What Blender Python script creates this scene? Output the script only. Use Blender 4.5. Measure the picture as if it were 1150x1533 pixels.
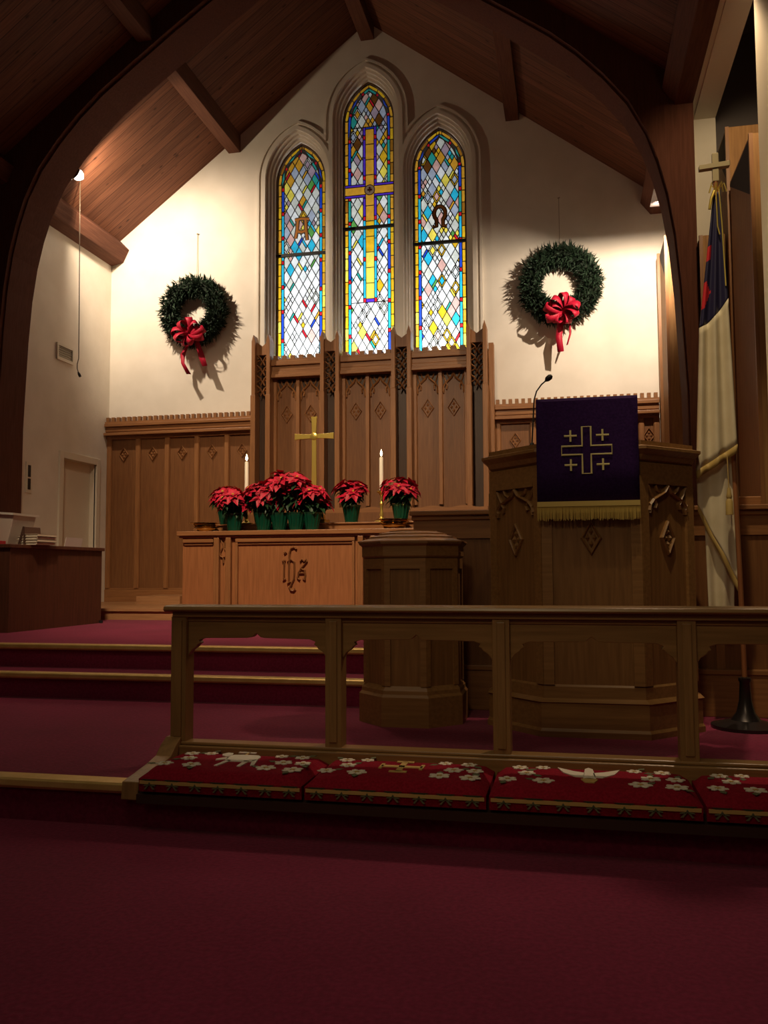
import bpy, bmesh, math, random
from mathutils import Vector, Matrix
from mathutils.geometry import tessellate_polygon
PI = math.pi
S = bpy.context.scene
COL = S.collection
for o in list(bpy.data.objects): bpy.data.objects.remove(o)

# ------------------------------------------------------------------ camera
YAW, PITCH, ROLL, FPX, CAMZ = math.radians(12.18), math.radians(3.89), math.radians(0.28), 1290.0, 1.05
cam = bpy.data.cameras.new('camera'); co = bpy.data.objects.new('camera', cam); COL.objects.link(co)
cam.sensor_fit = 'VERTICAL'; cam.sensor_height = 36.0; cam.lens = 36.0 * FPX / 1533.0
fw = Vector((-math.sin(YAW)*math.cos(PITCH), math.cos(YAW)*math.cos(PITCH), math.sin(PITCH)))
rt = Vector((math.cos(YAW), math.sin(YAW), 0)); dn = -(rt.cross(fw))
r2 = math.cos(ROLL)*rt + math.sin(ROLL)*dn; d2 = -math.sin(ROLL)*rt + math.cos(ROLL)*dn
up = -d2
m = Matrix((r2, up, -fw)).transposed().to_4x4(); m.translation = Vector((0, 0, CAMZ))
co.matrix_world = m
cam.clip_start = 0.05; cam.clip_end = 200
S.camera = co

# ------------------------------------------------------------------ world, lights, exposure
S.view_settings.view_transform = 'Standard'; S.view_settings.look = 'None'
S.view_settings.gamma = 1.0; S.view_settings.exposure = 0.0
w = bpy.data.worlds.new('world'); S.world = w; w.use_nodes = True
w.node_tree.nodes['Background'].inputs[0].default_value = (1.0, 0.72, 0.58, 1)
w.node_tree.nodes['Background'].inputs[1].default_value = 0.019

def light(kind, name, loc, target, energy, color, size=0.1, **kw):
    d = bpy.data.lights.new(name, kind); o = bpy.data.objects.new(name, d); COL.objects.link(o)
    o.location = loc; d.energy = energy; d.color = color
    if target is not None:
        o.rotation_euler = (Vector(target) - Vector(loc)).to_track_quat('-Z', 'Y').to_euler()
    if kind == 'AREA':
        d.shape = 'RECTANGLE'; d.size = size; d.size_y = kw.get('size_y', size)
        if 'spread' in kw: d.spread = math.radians(kw['spread'])
    else:
        d.shadow_soft_size = size
    if kind == 'SPOT':
        d.spot_size = math.radians(kw.get('cone', 90)); d.spot_blend = kw.get('blend', 0.5)
    return o
WARM = (1.0, 0.76, 0.50)
light('AREA', 'daylight_outside', (-2.3, 12.9, 2.5), (-2.6, 11.5, 4.0), 410, (0.93, 0.97, 1.0), 4.2, size_y=1.4)
light('AREA', 'daylight_upper', (-2.6, 15.2, 6.5), (-2.6, 11.3, 6.2), 6, (0.85, 0.92, 1.0), 4.0, size_y=3.0)
light('SPOT', 'wall_spot_left', (-5.80, 9.36, 5.90), (-5.25, 11.2, 5.0), 320, (1.0, 0.80, 0.60), 0.045, cone=112, blend=0.75)
light('SPOT', 'plank_spill_left', (-5.74, 9.40, 5.86), (-5.1, 10.9, 6.0), 75, (1.0, 0.78, 0.52), 0.03, cone=158, blend=0.3)
light('SPOT', 'wall_spot_right', (1.00, 9.42, 4.98), (0.45, 11.2, 4.45), 380, (1.0, 0.80, 0.60), 0.02, cone=108, blend=0.8)
light('SPOT', 'altar_spot', (-2.2, 2.4, 7.2), (-2.95, 9.3, 1.55), 2500, (1.0, 0.74, 0.48), 0.35, cone=50, blend=1.0)
light('SPOT', 'chancel_downlight', (-2.8, 7.2, 7.3), (-3.0, 7.2, 0.5), 330, (1.0, 0.72, 0.48), 0.12, cone=62, blend=0.8)
light('SPOT', 'pulpit_backlight', (1.15, 6.4, 5.4), (0.75, 4.9, 0.2), 260, (1.0, 0.70, 0.46), 0.06, cone=60, blend=0.6)
light('SPOT', 'nave_right_spot', (0.35, 3.3, 6.2), (1.0, 5.3, 2.6), 420, (1.0, 0.78, 0.46), 0.06, cone=42, blend=0.8)
light('AREA', 'nave_ceiling_light', (-1.8, 1.2, 7.0), (-1.8, 2.4, 0.0), 18, (1.0, 0.80, 0.52), 3.0, spread=120)
light('AREA', 'nave_rear_fill', (-2.0, -3.0, 4.5), (-2.3, 6.0, 1.2), 11, (1.0, 0.80, 0.52), 2.0)  # added weak frontal fill from behind the camera, not a real lamp
light('SPOT', 'font_pulpit_fill', (-0.6, -1.2, 4.6), (-0.2, 4.9, 0.9), 110, (1.0, 0.78, 0.46), 0.3, cone=42, blend=1.0)  # added fill to brighten font and pulpit, not a real lamp
light('SPOT', 'chamber_lamp', (1.42, 6.3, 5.5), (1.75, 8.5, 4.3), 110, (1.0, 0.74, 0.42), 0.08, cone=75, blend=0.6)

# ------------------------------------------------------------------ materials
MATS = {}
def mat(name, base=(0.5, 0.5, 0.5), rough=0.6, metal=0.0, spec=0.4, sheen=0.0):
    if name in MATS: return MATS[name]
    mt = bpy.data.materials.new(name); mt.use_nodes = True
    b = mt.node_tree.nodes['Principled BSDF']
    b.inputs['Base Color'].default_value = (*base, 1); b.inputs['Roughness'].default_value = rough
    b.inputs['Metallic'].default_value = metal; b.inputs['Specular IOR Level'].default_value = spec
    if sheen: b.inputs['Sheen Weight'].default_value = sheen
    MATS[name] = mt; return mt
def noise_mat(name, c1, c2, scale=(1, 1, 1), nscale=4, rough=0.6, metal=0, spec=0.4, bump=0.0, detail=4, lo=0.35, hi=0.65, sheen=0):
    mt = mat(name, c1, rough, metal, spec, sheen); nt = mt.node_tree; N, L = nt.nodes, nt.links
    b = N['Principled BSDF']
    tc = N.new('ShaderNodeTexCoord'); mp = N.new('ShaderNodeMapping'); mp.inputs['Scale'].default_value = scale
    nz = N.new('ShaderNodeTexNoise'); nz.inputs['Scale'].default_value = nscale; nz.inputs['Detail'].default_value = detail
    cr = N.new('ShaderNodeValToRGB'); cr.color_ramp.elements[0].position = lo; cr.color_ramp.elements[1].position = hi
    cr.color_ramp.elements[0].color = (*c1, 1); cr.color_ramp.elements[1].color = (*c2, 1)
    L.new(tc.outputs['Object'], mp.inputs['Vector']); L.new(mp.outputs[0], nz.inputs['Vector'])
    L.new(nz.outputs['Fac'], cr.inputs[0]); L.new(cr.outputs[0], b.inputs['Base Color'])
    if bump:
        bp = N.new('ShaderNodeBump'); bp.inputs['Strength'].default_value = bump; bp.inputs['Distance'].default_value = 0.004
        L.new(nz.outputs['Fac'], bp.inputs['Height']); L.new(bp.outputs[0], b.inputs['Normal'])
    return mt
def wood(name, c1, c2, axis='Z', rough=0.42, spec=0.4):
    sc = {'Z': (26, 26, 1.6), 'X': (1.6, 26, 26), 'Y': (26, 1.6, 26)}[axis]
    return noise_mat(name, c1, c2, sc, 2.2, rough, 0, spec, 0.15, 5, 0.3, 0.72)
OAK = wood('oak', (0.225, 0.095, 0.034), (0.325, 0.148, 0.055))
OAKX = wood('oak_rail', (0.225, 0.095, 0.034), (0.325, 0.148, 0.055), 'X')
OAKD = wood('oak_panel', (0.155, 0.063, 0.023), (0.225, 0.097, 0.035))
OAKA = wood('oak_altar_front', (0.27, 0.105, 0.038), (0.37, 0.150, 0.056))
OAKB = wood('oak_pulpit', (0.21, 0.100, 0.034), (0.31, 0.155, 0.055))
OAKBX = wood('oak_pulpit_moulding', (0.24, 0.118, 0.040), (0.34, 0.175, 0.062), 'X')
OAK_SHADE = wood('oak_recess_shade', (0.045, 0.021, 0.011), (0.065, 0.032, 0.016))  # oak darkened to paint in the shade of recesses and voids
OAKR = wood('oak_altar_rail', (0.26, 0.145, 0.050), (0.37, 0.21, 0.075), 'X', 0.33, 0.5)
OAKP = wood('oak_rail_post', (0.26, 0.145, 0.050), (0.37, 0.21, 0.075), 'Z', 0.4, 0.5)
OAKF = wood('oak_footpace', (0.34, 0.17, 0.075), (0.46, 0.24, 0.11), 'X', 0.4)
DESK = wood('console_walnut', (0.075, 0.026, 0.014), (0.12, 0.042, 0.022), 'Z', 0.5)
BEAM = wood('laminated_timber', (0.090, 0.033, 0.021), (0.125, 0.047, 0.030), 'Z', 0.8, 0.12)
BEAMY = wood('purlin_timber', (0.10, 0.040, 0.024), (0.15, 0.060, 0.036), 'Y', 0.75, 0.15)
ORG = wood('organ_case_wood', (0.27, 0.135, 0.048), (0.39, 0.205, 0.075), 'Z', 0.6, 0.25)
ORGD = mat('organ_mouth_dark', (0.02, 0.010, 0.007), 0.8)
PLAS = noise_mat('plaster', (0.72, 0.66, 0.565), (0.78, 0.72, 0.625), (1, 1, 1), 3, 0.85, bump=0.05, detail=8)
CASING = mat('painted_casing', (0.72, 0.66, 0.54), 0.5)
PAINT = mat('cream_paint', (0.80, 0.74, 0.52), 0.5)
CARP = noise_mat('maroon_carpet', (0.180, 0.013, 0.047), (0.245, 0.021, 0.067), (1, 1, 1), 60, 0.95, spec=0.1, bump=0.6, detail=6, sheen=0.15)
def add_wear(mt):
    nt = mt.node_tree; N, L = nt.nodes, nt.links; b = N['Principled BSDF']
    src = b.inputs['Base Color'].links[0].from_socket
    tc = N.new('ShaderNodeTexCoord'); nz = N.new('ShaderNodeTexNoise'); nz.inputs['Scale'].default_value = 1.3; nz.inputs['Detail'].default_value = 5
    mr = N.new('ShaderNodeMapRange'); mr.inputs[1].default_value = 0.3; mr.inputs[2].default_value = 0.7; mr.inputs[3].default_value = 0.82; mr.inputs[4].default_value = 1.12
    mx = N.new('ShaderNodeMix'); mx.data_type = 'RGBA'; mx.blend_type = 'MULTIPLY'; mx.inputs[0].default_value = 1
    cb = N.new('ShaderNodeCombineColor')
    L.new(tc.outputs['Object'], nz.inputs['Vector']); L.new(nz.outputs['Fac'], mr.inputs[0])
    for i in range(3): L.new(mr.outputs[0], cb.inputs[i])
    L.new(src, mx.inputs[6]); L.new(cb.outputs[0], mx.inputs[7]); L.new(mx.outputs[2], b.inputs['Base Color'])
add_wear(CARP)
BRASS = mat('polished_brass', (0.80, 0.60, 0.14), 0.28, 0.75)
NOSE = noise_mat('brass_nosing', (0.72, 0.50, 0.16), (0.85, 0.62, 0.24), (1, 1, 1), 8, 0.42, 0.55)
BLACK = mat('black_plastic', (0.012, 0.012, 0.013), 0.45)
STEEL = mat('dark_metal', (0.06, 0.05, 0.05), 0.3, 0.8)
WAX = mat('candle_wax', (0.85, 0.80, 0.66), 0.5)
RED = noise_mat('bract_red', (0.33, 0.003, 0.020), (0.56, 0.006, 0.040), (1, 1, 1), 14, 0.55, bump=0.1)
LEAF = noise_mat('poinsettia_leaf', (0.010, 0.035, 0.014), (0.022, 0.065, 0.022), (1, 1, 1), 20, 0.5)
FOIL = mat('green_foil', (0.004, 0.065, 0.035), 0.25, 0.25, 0.6)
CYA = mat('yellow_centre', (0.65, 0.50, 0.06), 0.5)
SOIL = mat('potting_soil', (0.02, 0.012, 0.008), 0.9)
FIR = noise_mat('fir_green', (0.009, 0.022, 0.011), (0.024, 0.052, 0.026), (1, 1, 1), 30, 0.6)
RIB = mat('red_ribbon', (0.40, 0.006, 0.030), 0.55, spec=0.3)
PURP = noise_mat('purple_cloth', (0.026, 0.007, 0.062), (0.038, 0.011, 0.088), (1, 1, 1), 90, 0.9, bump=0.3, spec=0.15)
GOLDT = mat('gold_braid', (0.62, 0.46, 0.14), 0.55, 0.15)
GOLDE = mat('gold_embroidery', (0.78, 0.68, 0.30), 0.55)
NAVY = mat('navy_satin', (0.022, 0.018, 0.060), 0.5)
FLAGW = noise_mat('ivory_satin', (0.66, 0.56, 0.38), (0.76, 0.66, 0.48), (1, 1, 1), 6, 0.5)
FLAGR = mat('flag_red', (0.62, 0.02, 0.03), 0.5)
FRNG = mat('fringe_gold', (0.50, 0.34, 0.11), 0.6)
CUSH = noise_mat('cushion_red', (0.23, 0.007, 0.020), (0.32, 0.011, 0.030), (1, 1, 1), 110, 0.9, bump=0.3, spec=0.1)
CDARK = mat('needlepoint_dark_green', (0.05, 0.05, 0.025), 0.9)
CGRN = mat('needlepoint_green', (0.16, 0.17, 0.09), 0.9)
CWHT = mat('needlepoint_white', (0.86, 0.80, 0.66), 0.9)
CGLD = mat('needlepoint_gold', (0.62, 0.42, 0.14), 0.9)
PAPER = mat('paper', (0.72, 0.68, 0.60), 0.7)
BOOKR = mat('red_book', (0.45, 0.03, 0.04), 0.6)
PLASTIC = mat('clear_box_plastic', (0.60, 0.50, 0.42), 0.35)
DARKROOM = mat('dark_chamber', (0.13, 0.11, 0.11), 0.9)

def emis(name, c, s):
    mt = bpy.data.materials.new(name); mt.use_nodes = True; nt = mt.node_tree; nt.nodes.clear()
    e = nt.nodes.new('ShaderNodeEmission'); e.inputs[0].default_value = (*c, 1); e.inputs[1].default_value = s
    o = nt.nodes.new('ShaderNodeOutputMaterial'); nt.links.new(e.outputs[0], o.inputs[0]); return mt
FLAME = emis('candle_flame', (1.0, 0.80, 0.5), 14)
LAMPE = emis('lamp_lens', (1.0, 0.90, 0.72), 30)

def plank_mat():
    mt = mat('roof_planks', (0.3, 0.12, 0.06), 0.7, 0, 0.2); nt = mt.node_tree; N, L = nt.nodes, nt.links; b = N['Principled BSDF']
    tc = N.new('ShaderNodeTexCoord'); sp = N.new('ShaderNodeSeparateXYZ'); L.new(tc.outputs['Object'], sp.inputs[0])
    def M(op, a, bb=None):
        n = N.new('ShaderNodeMath'); n.operation = op
        for i, v in enumerate((a, bb)):
            if v is None: continue
            if isinstance(v, (int, float)): n.inputs[i].default_value = v
            else: L.new(v, n.inputs[i])
        return n.outputs[0]
    y = M('DIVIDE', sp.outputs['Y'], 0.145); fr = M('FRACT', y); idx = M('FLOOR', y)
    line = M('LESS_THAN', fr, 0.05)
    wn = N.new('ShaderNodeTexWhiteNoise'); wn.noise_dimensions = '1D'; L.new(idx, wn.inputs['W'])
    mp = N.new('ShaderNodeMapping'); mp.inputs['Scale'].default_value = (1.2, 24, 1.2); L.new(tc.outputs['Object'], mp.inputs[0])
    off = N.new('ShaderNodeCombineXYZ'); L.new(M('MULTIPLY', wn.outputs[0], 40), off.inputs[0])
    ad = N.new('ShaderNodeVectorMath'); ad.operation = 'ADD'; L.new(mp.outputs[0], ad.inputs[0]); L.new(off.outputs[0], ad.inputs[1])
    nz = N.new('ShaderNodeTexNoise'); nz.inputs['Scale'].default_value = 2; nz.inputs['Detail'].default_value = 5; L.new(ad.outputs[0], nz.inputs['Vector'])
    cr = N.new('ShaderNodeValToRGB'); cr.color_ramp.elements[0].color = (0.105, 0.038, 0.021, 1); cr.color_ramp.elements[1].color = (0.19, 0.076, 0.040, 1)
    cr.color_ramp.elements[0].position = 0.3; cr.color_ramp.elements[1].position = 0.7; L.new(nz.outputs['Fac'], cr.inputs[0])
    # knots
    mk = N.new('ShaderNodeMapping'); mk.inputs['Scale'].default_value = (1, 2.2, 1); L.new(tc.outputs['Object'], mk.inputs[0])
    vo = N.new('ShaderNodeTexVoronoi'); vo.inputs['Scale'].default_value = 3.0; L.new(mk.outputs[0], vo.inputs['Vector'])
    kn = N.new('ShaderNodeMapRange'); kn.inputs[1].default_value = 0.05; kn.inputs[2].default_value = 0.13; kn.inputs[3].default_value = 0.35; kn.inputs[4].default_value = 1.0
    L.new(vo.outputs['Distance'], kn.inputs[0])
    f = M('MULTIPLY', kn.outputs[0], M('MULTIPLY', M('ADD', M('MULTIPLY', wn.outputs[0], 0.35), 0.8), M('SUBTRACT', 1.0, M('MULTIPLY', line, 0.75))))
    cb = N.new('ShaderNodeCombineColor')
    for i in range(3): L.new(f, cb.inputs[i])
    mx = N.new('ShaderNodeMix'); mx.data_type = 'RGBA'; mx.blend_type = 'MULTIPLY'; mx.inputs[0].default_value = 1
    L.new(cr.outputs[0], mx.inputs[6]); L.new(cb.outputs[0], mx.inputs[7]); L.new(mx.outputs[2], b.inputs['Base Color'])
    return mt
PLANK = plank_mat()

def glass(name, c, texture=0.25):
    mt = bpy.data.materials.new(name); mt.use_nodes = True; nt = mt.node_tree; nt.nodes.clear(); N, L = nt.nodes, nt.links
    o = N.new('ShaderNodeOutputMaterial'); t = N.new('ShaderNodeBsdfTranslucent'); g = N.new('ShaderNodeBsdfGlossy'); mx = N.new('ShaderNodeMixShader')
    g.inputs['Roughness'].default_value = 0.25; mx.inputs[0].default_value = 0.04
    tc = N.new('ShaderNodeTexCoord'); nz = N.new('ShaderNodeTexNoise'); nz.inputs['Scale'].default_value = 14; nz.inputs['Detail'].default_value = 3
    mr = N.new('ShaderNodeMapRange'); mr.inputs[1].default_value = 0.3; mr.inputs[2].default_value = 0.7; mr.inputs[3].default_value = 1 - texture; mr.inputs[4].default_value = 1
    cb = N.new('ShaderNodeCombineColor'); m2 = N.new('ShaderNodeMix'); m2.data_type = 'RGBA'; m2.blend_type = 'MULTIPLY'; m2.inputs[0].default_value = 1
    m2.inputs[6].default_value = (*c, 1)
    L.new(tc.outputs['Object'], nz.inputs['Vector']); L.new(nz.outputs['Fac'], mr.inputs[0])
    for i in range(3): L.new(mr.outputs[0], cb.inputs[i])
    L.new(cb.outputs[0], m2.inputs[7]); L.new(m2.outputs[2], t.inputs['Color'])
    L.new(t.outputs[0], mx.inputs[1]); L.new(g.outputs[0], mx.inputs[2]); L.new(mx.outputs[0], o.inputs[0]); return mt
GL = {k: glass('glass_' + k, c) for k, c in dict(
    white=(0.86, 0.86, 0.84), milk=(0.70, 0.70, 0.62), pink=(0.72, 0.42, 0.36), mauve=(0.42, 0.30, 0.36), grey=(0.42, 0.46, 0.56),
    amber=(0.70, 0.34, 0.03), gold=(0.80, 0.46, 0.02), yellow=(0.92, 0.74, 0.10), blue=(0.02, 0.07, 0.55), cyan=(0.03, 0.48, 0.70),
    teal=(0.03, 0.35, 0.30), green=(0.12, 0.36, 0.08), red=(0.62, 0.015, 0.03), violet=(0.09, 0.03, 0.50), brown=(0.14, 0.05, 0.01), brown_amber=(0.34, 0.14, 0.015)).items()}
LEAD = mat('lead_came', (0.03, 0.028, 0.026), 0.6)

# ------------------------------------------------------------------ mesh helpers
class MB:
    def __init__(s): s.v = []; s.f = []; s.mi = []
    def add(s, vs, fs, mi=0):
        n = len(s.v); s.v += [tuple(q) for q in vs]; s.f += [tuple(n + i for i in f) for f in fs]; s.mi += [mi] * len(fs); return s
    def box(s, x0, x1, y0, y1, z0, z1, mi=0):
        return s.add([(x0, y0, z0), (x1, y0, z0), (x1, y1, z0), (x0, y1, z0), (x0, y0, z1), (x1, y0, z1), (x1, y1, z1), (x0, y1, z1)],
              [(0, 3, 2, 1), (4, 5, 6, 7), (0, 1, 5, 4), (1, 2, 6, 5), (2, 3, 7, 6), (3, 0, 4, 7)], mi)
    def prism(s, poly, a0, a1, plane='XZ', mi=0, holes=()):
        # poly in plane, extruded along the remaining axis a0..a1
        def P(p, a): return {'XZ': (p[0], a, p[1]), 'XY': (p[0], p[1], a), 'YZ': (a, p[0], p[1])}[plane]
        loops = [list(poly)] + [list(h) for h in holes]
        tri = tessellate_polygon([[Vector((p[0], p[1], 0)) for p in lp] for lp in loops])
        allp = [p for lp in loops for p in lp]; n = len(allp)
        vs = [P(p, a0) for p in allp] + [P(p, a1) for p in allp]
        fs = [tuple(t) for t in tri] + [tuple(i + n for i in reversed(t)) for t in tri]
        k = 0
        for lp in loops:
            L = len(lp)
            for i in range(L): fs.append((k + i, k + (i + 1) % L, n + k + (i + 1) % L, n + k + i))
            k += L
        return s.add(vs, fs, mi)
    def lathe(s, prof, n=24, c=(0, 0, 0), mi=0, cap=True):
        vs = []; fs = []
        for r, z in prof:
            for k in range(n):
                a = 2 * PI * k / n; vs.append((c[0] + r * math.cos(a), c[1] + r * math.sin(a), c[2] + z))
        for j in range(len(prof) - 1):
            for k in range(n):
                fs.append((j * n + k, j * n + (k + 1) % n, (j + 1) * n + (k + 1) % n, (j + 1) * n + k))
        if cap: fs += [tuple(range(n - 1, -1, -1)), tuple((len(prof) - 1) * n + k for k in range(n))]
        return s.add(vs, fs, mi)
    def tube(s, pts, r, n=8, mi=0, close=False):
        pts = [Vector(p) for p in pts]; vs = []; fs = []; m = len(pts)
        rr = r if isinstance(r, (list, tuple)) else [r] * m
        ref = Vector((0.13, 1, 0.07)).normalized()
        for i, p in enumerate(pts):
            if close: t = pts[(i + 1) % m] - pts[i - 1]
            else: t = pts[min(i + 1, m - 1)] - pts[max(i - 1, 0)]
            t.normalize(); rf = ref if abs(t.dot(ref)) < 0.95 else Vector((1, 0, 0))
            u = t.cross(rf).normalized(); v = t.cross(u)
            for k in range(n):
                a = 2 * PI * k / n; vs.append(p + (u * math.cos(a) + v * math.sin(a)) * rr[i])
        for i in range(m if close else m - 1):
            for k in range(n):
                fs.append((i * n + k, i * n + (k + 1) % n, ((i + 1) % m) * n + (k + 1) % n, ((i + 1) % m) * n + k))
        if not close: fs += [tuple(range(n - 1, -1, -1)), tuple((m - 1) * n + k for k in range(n))]
        return s.add(vs, fs, mi)
    def bars(s, pts, w, d, y, mi=0, close=False):
        # flat strip of width w following a 2D (x,z) polyline, thickness d in y (from y-d to y)
        m = len(pts); out = []; inn = []
        for i, p in enumerate(pts):
            a = pts[(i - 1) % m] if (close or i > 0) else pts[i]; b = pts[(i + 1) % m] if (close or i < m - 1) else pts[i]
            t = Vector((b[0] - a[0], b[1] - a[1]))
            if t.length < 1e-9: t = Vector((1, 0))
            t.normalize(); nrm = Vector((-t.y, t.x)) * w / 2
            out.append((p[0] + nrm.x, p[1] + nrm.y)); inn.append((p[0] - nrm.x, p[1] - nrm.y))
        vs = []
        for o, i2, p in zip(out, inn, pts):
            vs += [(o[0], y, o[1]), (o[0], y - d * .6, o[1]), (p[0], y - d, p[1]), (i2[0], y - d * .6, i2[1]), (i2[0], y, i2[1])]
        fs = []
        for i in range(m if close else m - 1):
            j = (i + 1) % m
            for k in range(4): fs.append((i * 5 + k, j * 5 + k, j * 5 + k + 1, i * 5 + k + 1))
        if not close: fs += [(0, 1, 2, 3, 4), tuple((m - 1) * 5 + k for k in (4, 3, 2, 1, 0))]
        return s.add(vs, fs, mi)

def obj(name, mb, mats, parent=None, smooth=False, bevel=0, local=False, **props):
    me = bpy.data.meshes.new(name)
    off = Vector((0, 0, 0))
    if parent is not None and not local: off = parent['_w'] if '_w' in parent else parent.location; off = Vector(off)
    me.from_pydata([tuple(Vector(v) - off) for v in mb.v], [], mb.f)
    for mt in (mats if isinstance(mats, (list, tuple)) else [mats]): me.materials.append(mt)
    me.polygons.foreach_set('material_index', mb.mi)
    bm = bmesh.new(); bm.from_mesh(me); bmesh.ops.recalc_face_normals(bm, faces=bm.faces); bm.to_mesh(me); bm.free()
    if smooth:
        me.polygons.foreach_set('use_smooth', [True] * len(me.polygons))
        me.set_sharp_from_angle(angle=math.radians(38))
    o = bpy.data.objects.new(name, me); COL.objects.link(o)
    if parent is not None: o.parent = parent
    if bevel:
        b = o.modifiers.new('bevel', 'BEVEL'); b.width = bevel; b.segments = 2; b.limit_method = 'ANGLE'
    for k, v in props.items(): o[k] = v
    return o
OFFS = {}
def thing(name, label, cat, loc=(0, 0, 0), group=None):
    o = bpy.data.objects.new(name, None); COL.objects.link(o); o.location = loc; o.empty_display_size = 0.1
    o['label'] = label; o['category'] = cat
    if group: o['group'] = group
    return o
def sub(name, mb, mats, part, root, **k):   # sub-part: same coordinates as its part
    o = obj(name, mb, mats, root, **k); o.parent = part; return o
def struct(name, mb, mats, **k):
    o = obj(name, mb, mats, **k); o['kind'] = 'structure'; return o
def tag(o, label, cat, group=None):
    o['label'] = label; o['category'] = cat
    if group: o['group'] = group
    return o
def dup(root, loc, rotz=0, scale=1, label=None):
    r = root.copy(); COL.objects.link(r); r.location = loc; r.rotation_euler = (0, 0, rotz); r.scale = (scale,) * 3
    if label: r['label'] = label
    for ch in root.children:
        c = ch.copy(); COL.objects.link(c); c.parent = r
        for g in ch.children:
            d = g.copy(); COL.objects.link(d); d.parent = c
    return r

CX = -2.62                     # centre line of the church
XL, XR = -6.47, 1.23           # chancel side walls
YB = 11.2                      # back wall plane
Z1, Z2, Z3 = 0.17, 0.50, 0.63  # platform, sanctuary floor, footpace
def roofz(x): return 8.66 - 0.752 * abs(x - CX)

# ------------------------------------------------------------------ structure: floors and steps
struct('floor', MB().box(-12, 8, -8, 3.36, -0.1, 0), CARP)
struct('floor_platform', MB().box(-9, 5, 3.34, 5.52, -0.1, Z1), CARP, bevel=0.01)
struct('floor_step', MB().box(-9, -1.28, 5.50, 5.92, 0.10, 0.335), CARP, bevel=0.01)
struct('floor_sanctuary', MB().box(-9, -1.28, 5.90, 9.2, 0.1, Z2).box(-1.28, 5, 5.9, 9.2, 0.1, Z2), CARP, bevel=0.01)
struct('floor_footpace', MB().box(-6.7, 1.6, 9.10, 11.5, 0.1, Z3 - .03).box(-6.7, 1.6, 9.07, 11.5, Z3 - .03, Z3), OAKF)
struct('trim_1', MB().box(-5.6, -4.98, 10.45, 11.2, Z3, 0.73), OAKF)
def nosing(name, x0, x1, y, z, label):
    pts = [(y + .085, z), (y + .085, z + .006), (y - .012, z + .008), (y - .024, z + .002), (y - .026, z - .022), (y - .016, z - .034), (y - .008, z - .034), (y - .004, z - .004)]
    o = obj(name, MB().prism(pts, x0, x1, 'YZ'), NOSE, bevel=0.002); tag(o, label, 'stair nosing')
nosing('stair_nosing', -9, -1.76, 3.335, Z1, 'brass nosing on the lowest step, left of the kneelers')
nosing('stair_nosing', -9, -1.29, 5.50, 0.335, 'brass nosing on the middle step behind the rail')
nosing('stair_nosing', -9, -1.29, 5.90, Z2, 'brass nosing on the top step before the organ console')

# ------------------------------------------------------------------ windows and back wall
GY = 11.38
WIN = [(-3.625, 6.54), (-2.645, 7.32), (-1.655, 6.54)]
WW, WR, WB = 0.36, 0.6156, 3.90
def half(cx, zs, s, side, n=14, zb=WB):
    c = WR - WW; R = WR + s; th = math.acos(c / R); pts = [(cx + side * (WW + s), zb)]
    for k in range(n + 1):
        a = th * k / n; pts.append((cx + side * (R * math.cos(a) - c), zs + R * math.sin(a)))
    return pts
def outline(cx, zs, s, n=14, zb=WB):
    r = half(cx, zs, s, 1, n, zb); l = half(cx, zs, s, -1, n, zb)
    return r + l[-2::-1]
def inside(p, cx, zs, s):
    if abs(p[0] - cx) >= WW + s - 1e-6: return False
    if p[1] <= zs: return p[1] >= WB - 1e-6
    c = WR - WW; return math.hypot(abs(p[0] - cx) + c, p[1] - zs) < WR + s - 1e-6
def union_outline(s):
    # walk: right window right side up, across, down to intersection with centre, etc.
    R_ = outline(*WIN[2], s, 60); C_ = outline(*WIN[1], s, 60); L_ = outline(*WIN[0], s, 60)
    a = [p for p in R_ if not inside(p, *WIN[1], s)]
    # keep only pieces before entering the centre arch
    out = []
    for p in R_:
        if inside(p, *WIN[1], s): break
        out.append(p)
    started = False
    for p in C_:
        ok = not inside(p, *WIN[2], s) and not inside(p, *WIN[0], s) and p[1] > 6.0
        if ok: out.append(p); started = True
        elif started: break
    seen = False
    tail = []
    for p in reversed(L_):
        if inside(p, *WIN[1], s): break
        tail.append(p)
    out += list(reversed(tail))
    return out
gable = [(XL - .4, -0.1), (XR + 1.6, -0.1), (XR + 1.6, roofz(XR + 1.6)), (CX, 8.66 + .05), (XL - .4, roofz(XL - .4))]
O24 = union_outline(0.23)
mb = MB(); mb.prism(gable, YB, YB + .05, 'XZ', holes=[O24])
# stepped hood and reveals
def ring(outer, holes, y0, y1): mb.prism(outer, y0, y1, 'XZ', holes=holes)
each = lambda s: [outline(*w_, s) for w_ in WIN]
ring(union_outline(0.23), [union_outline(0.20)], YB - .045, YB + .06)
ring(union_outline(0.20), [union_outline(0.16)], YB - .022, YB + .06)
ring(union_outline(0.16), each(0.108), YB - .05, YB + .06)
mul = []
for s0, s1, y in ((0.108, 0.075, 0.0), (0.075, 0.045, .05), (0.045, 0.012, .10)):
    for w_ in WIN: mb.prism(outline(*w_, s0), YB + y, YB + y + .10, 'XZ', holes=[outline(*w_, s1)])
struct('wall_back', mb, PLAS)

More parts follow.
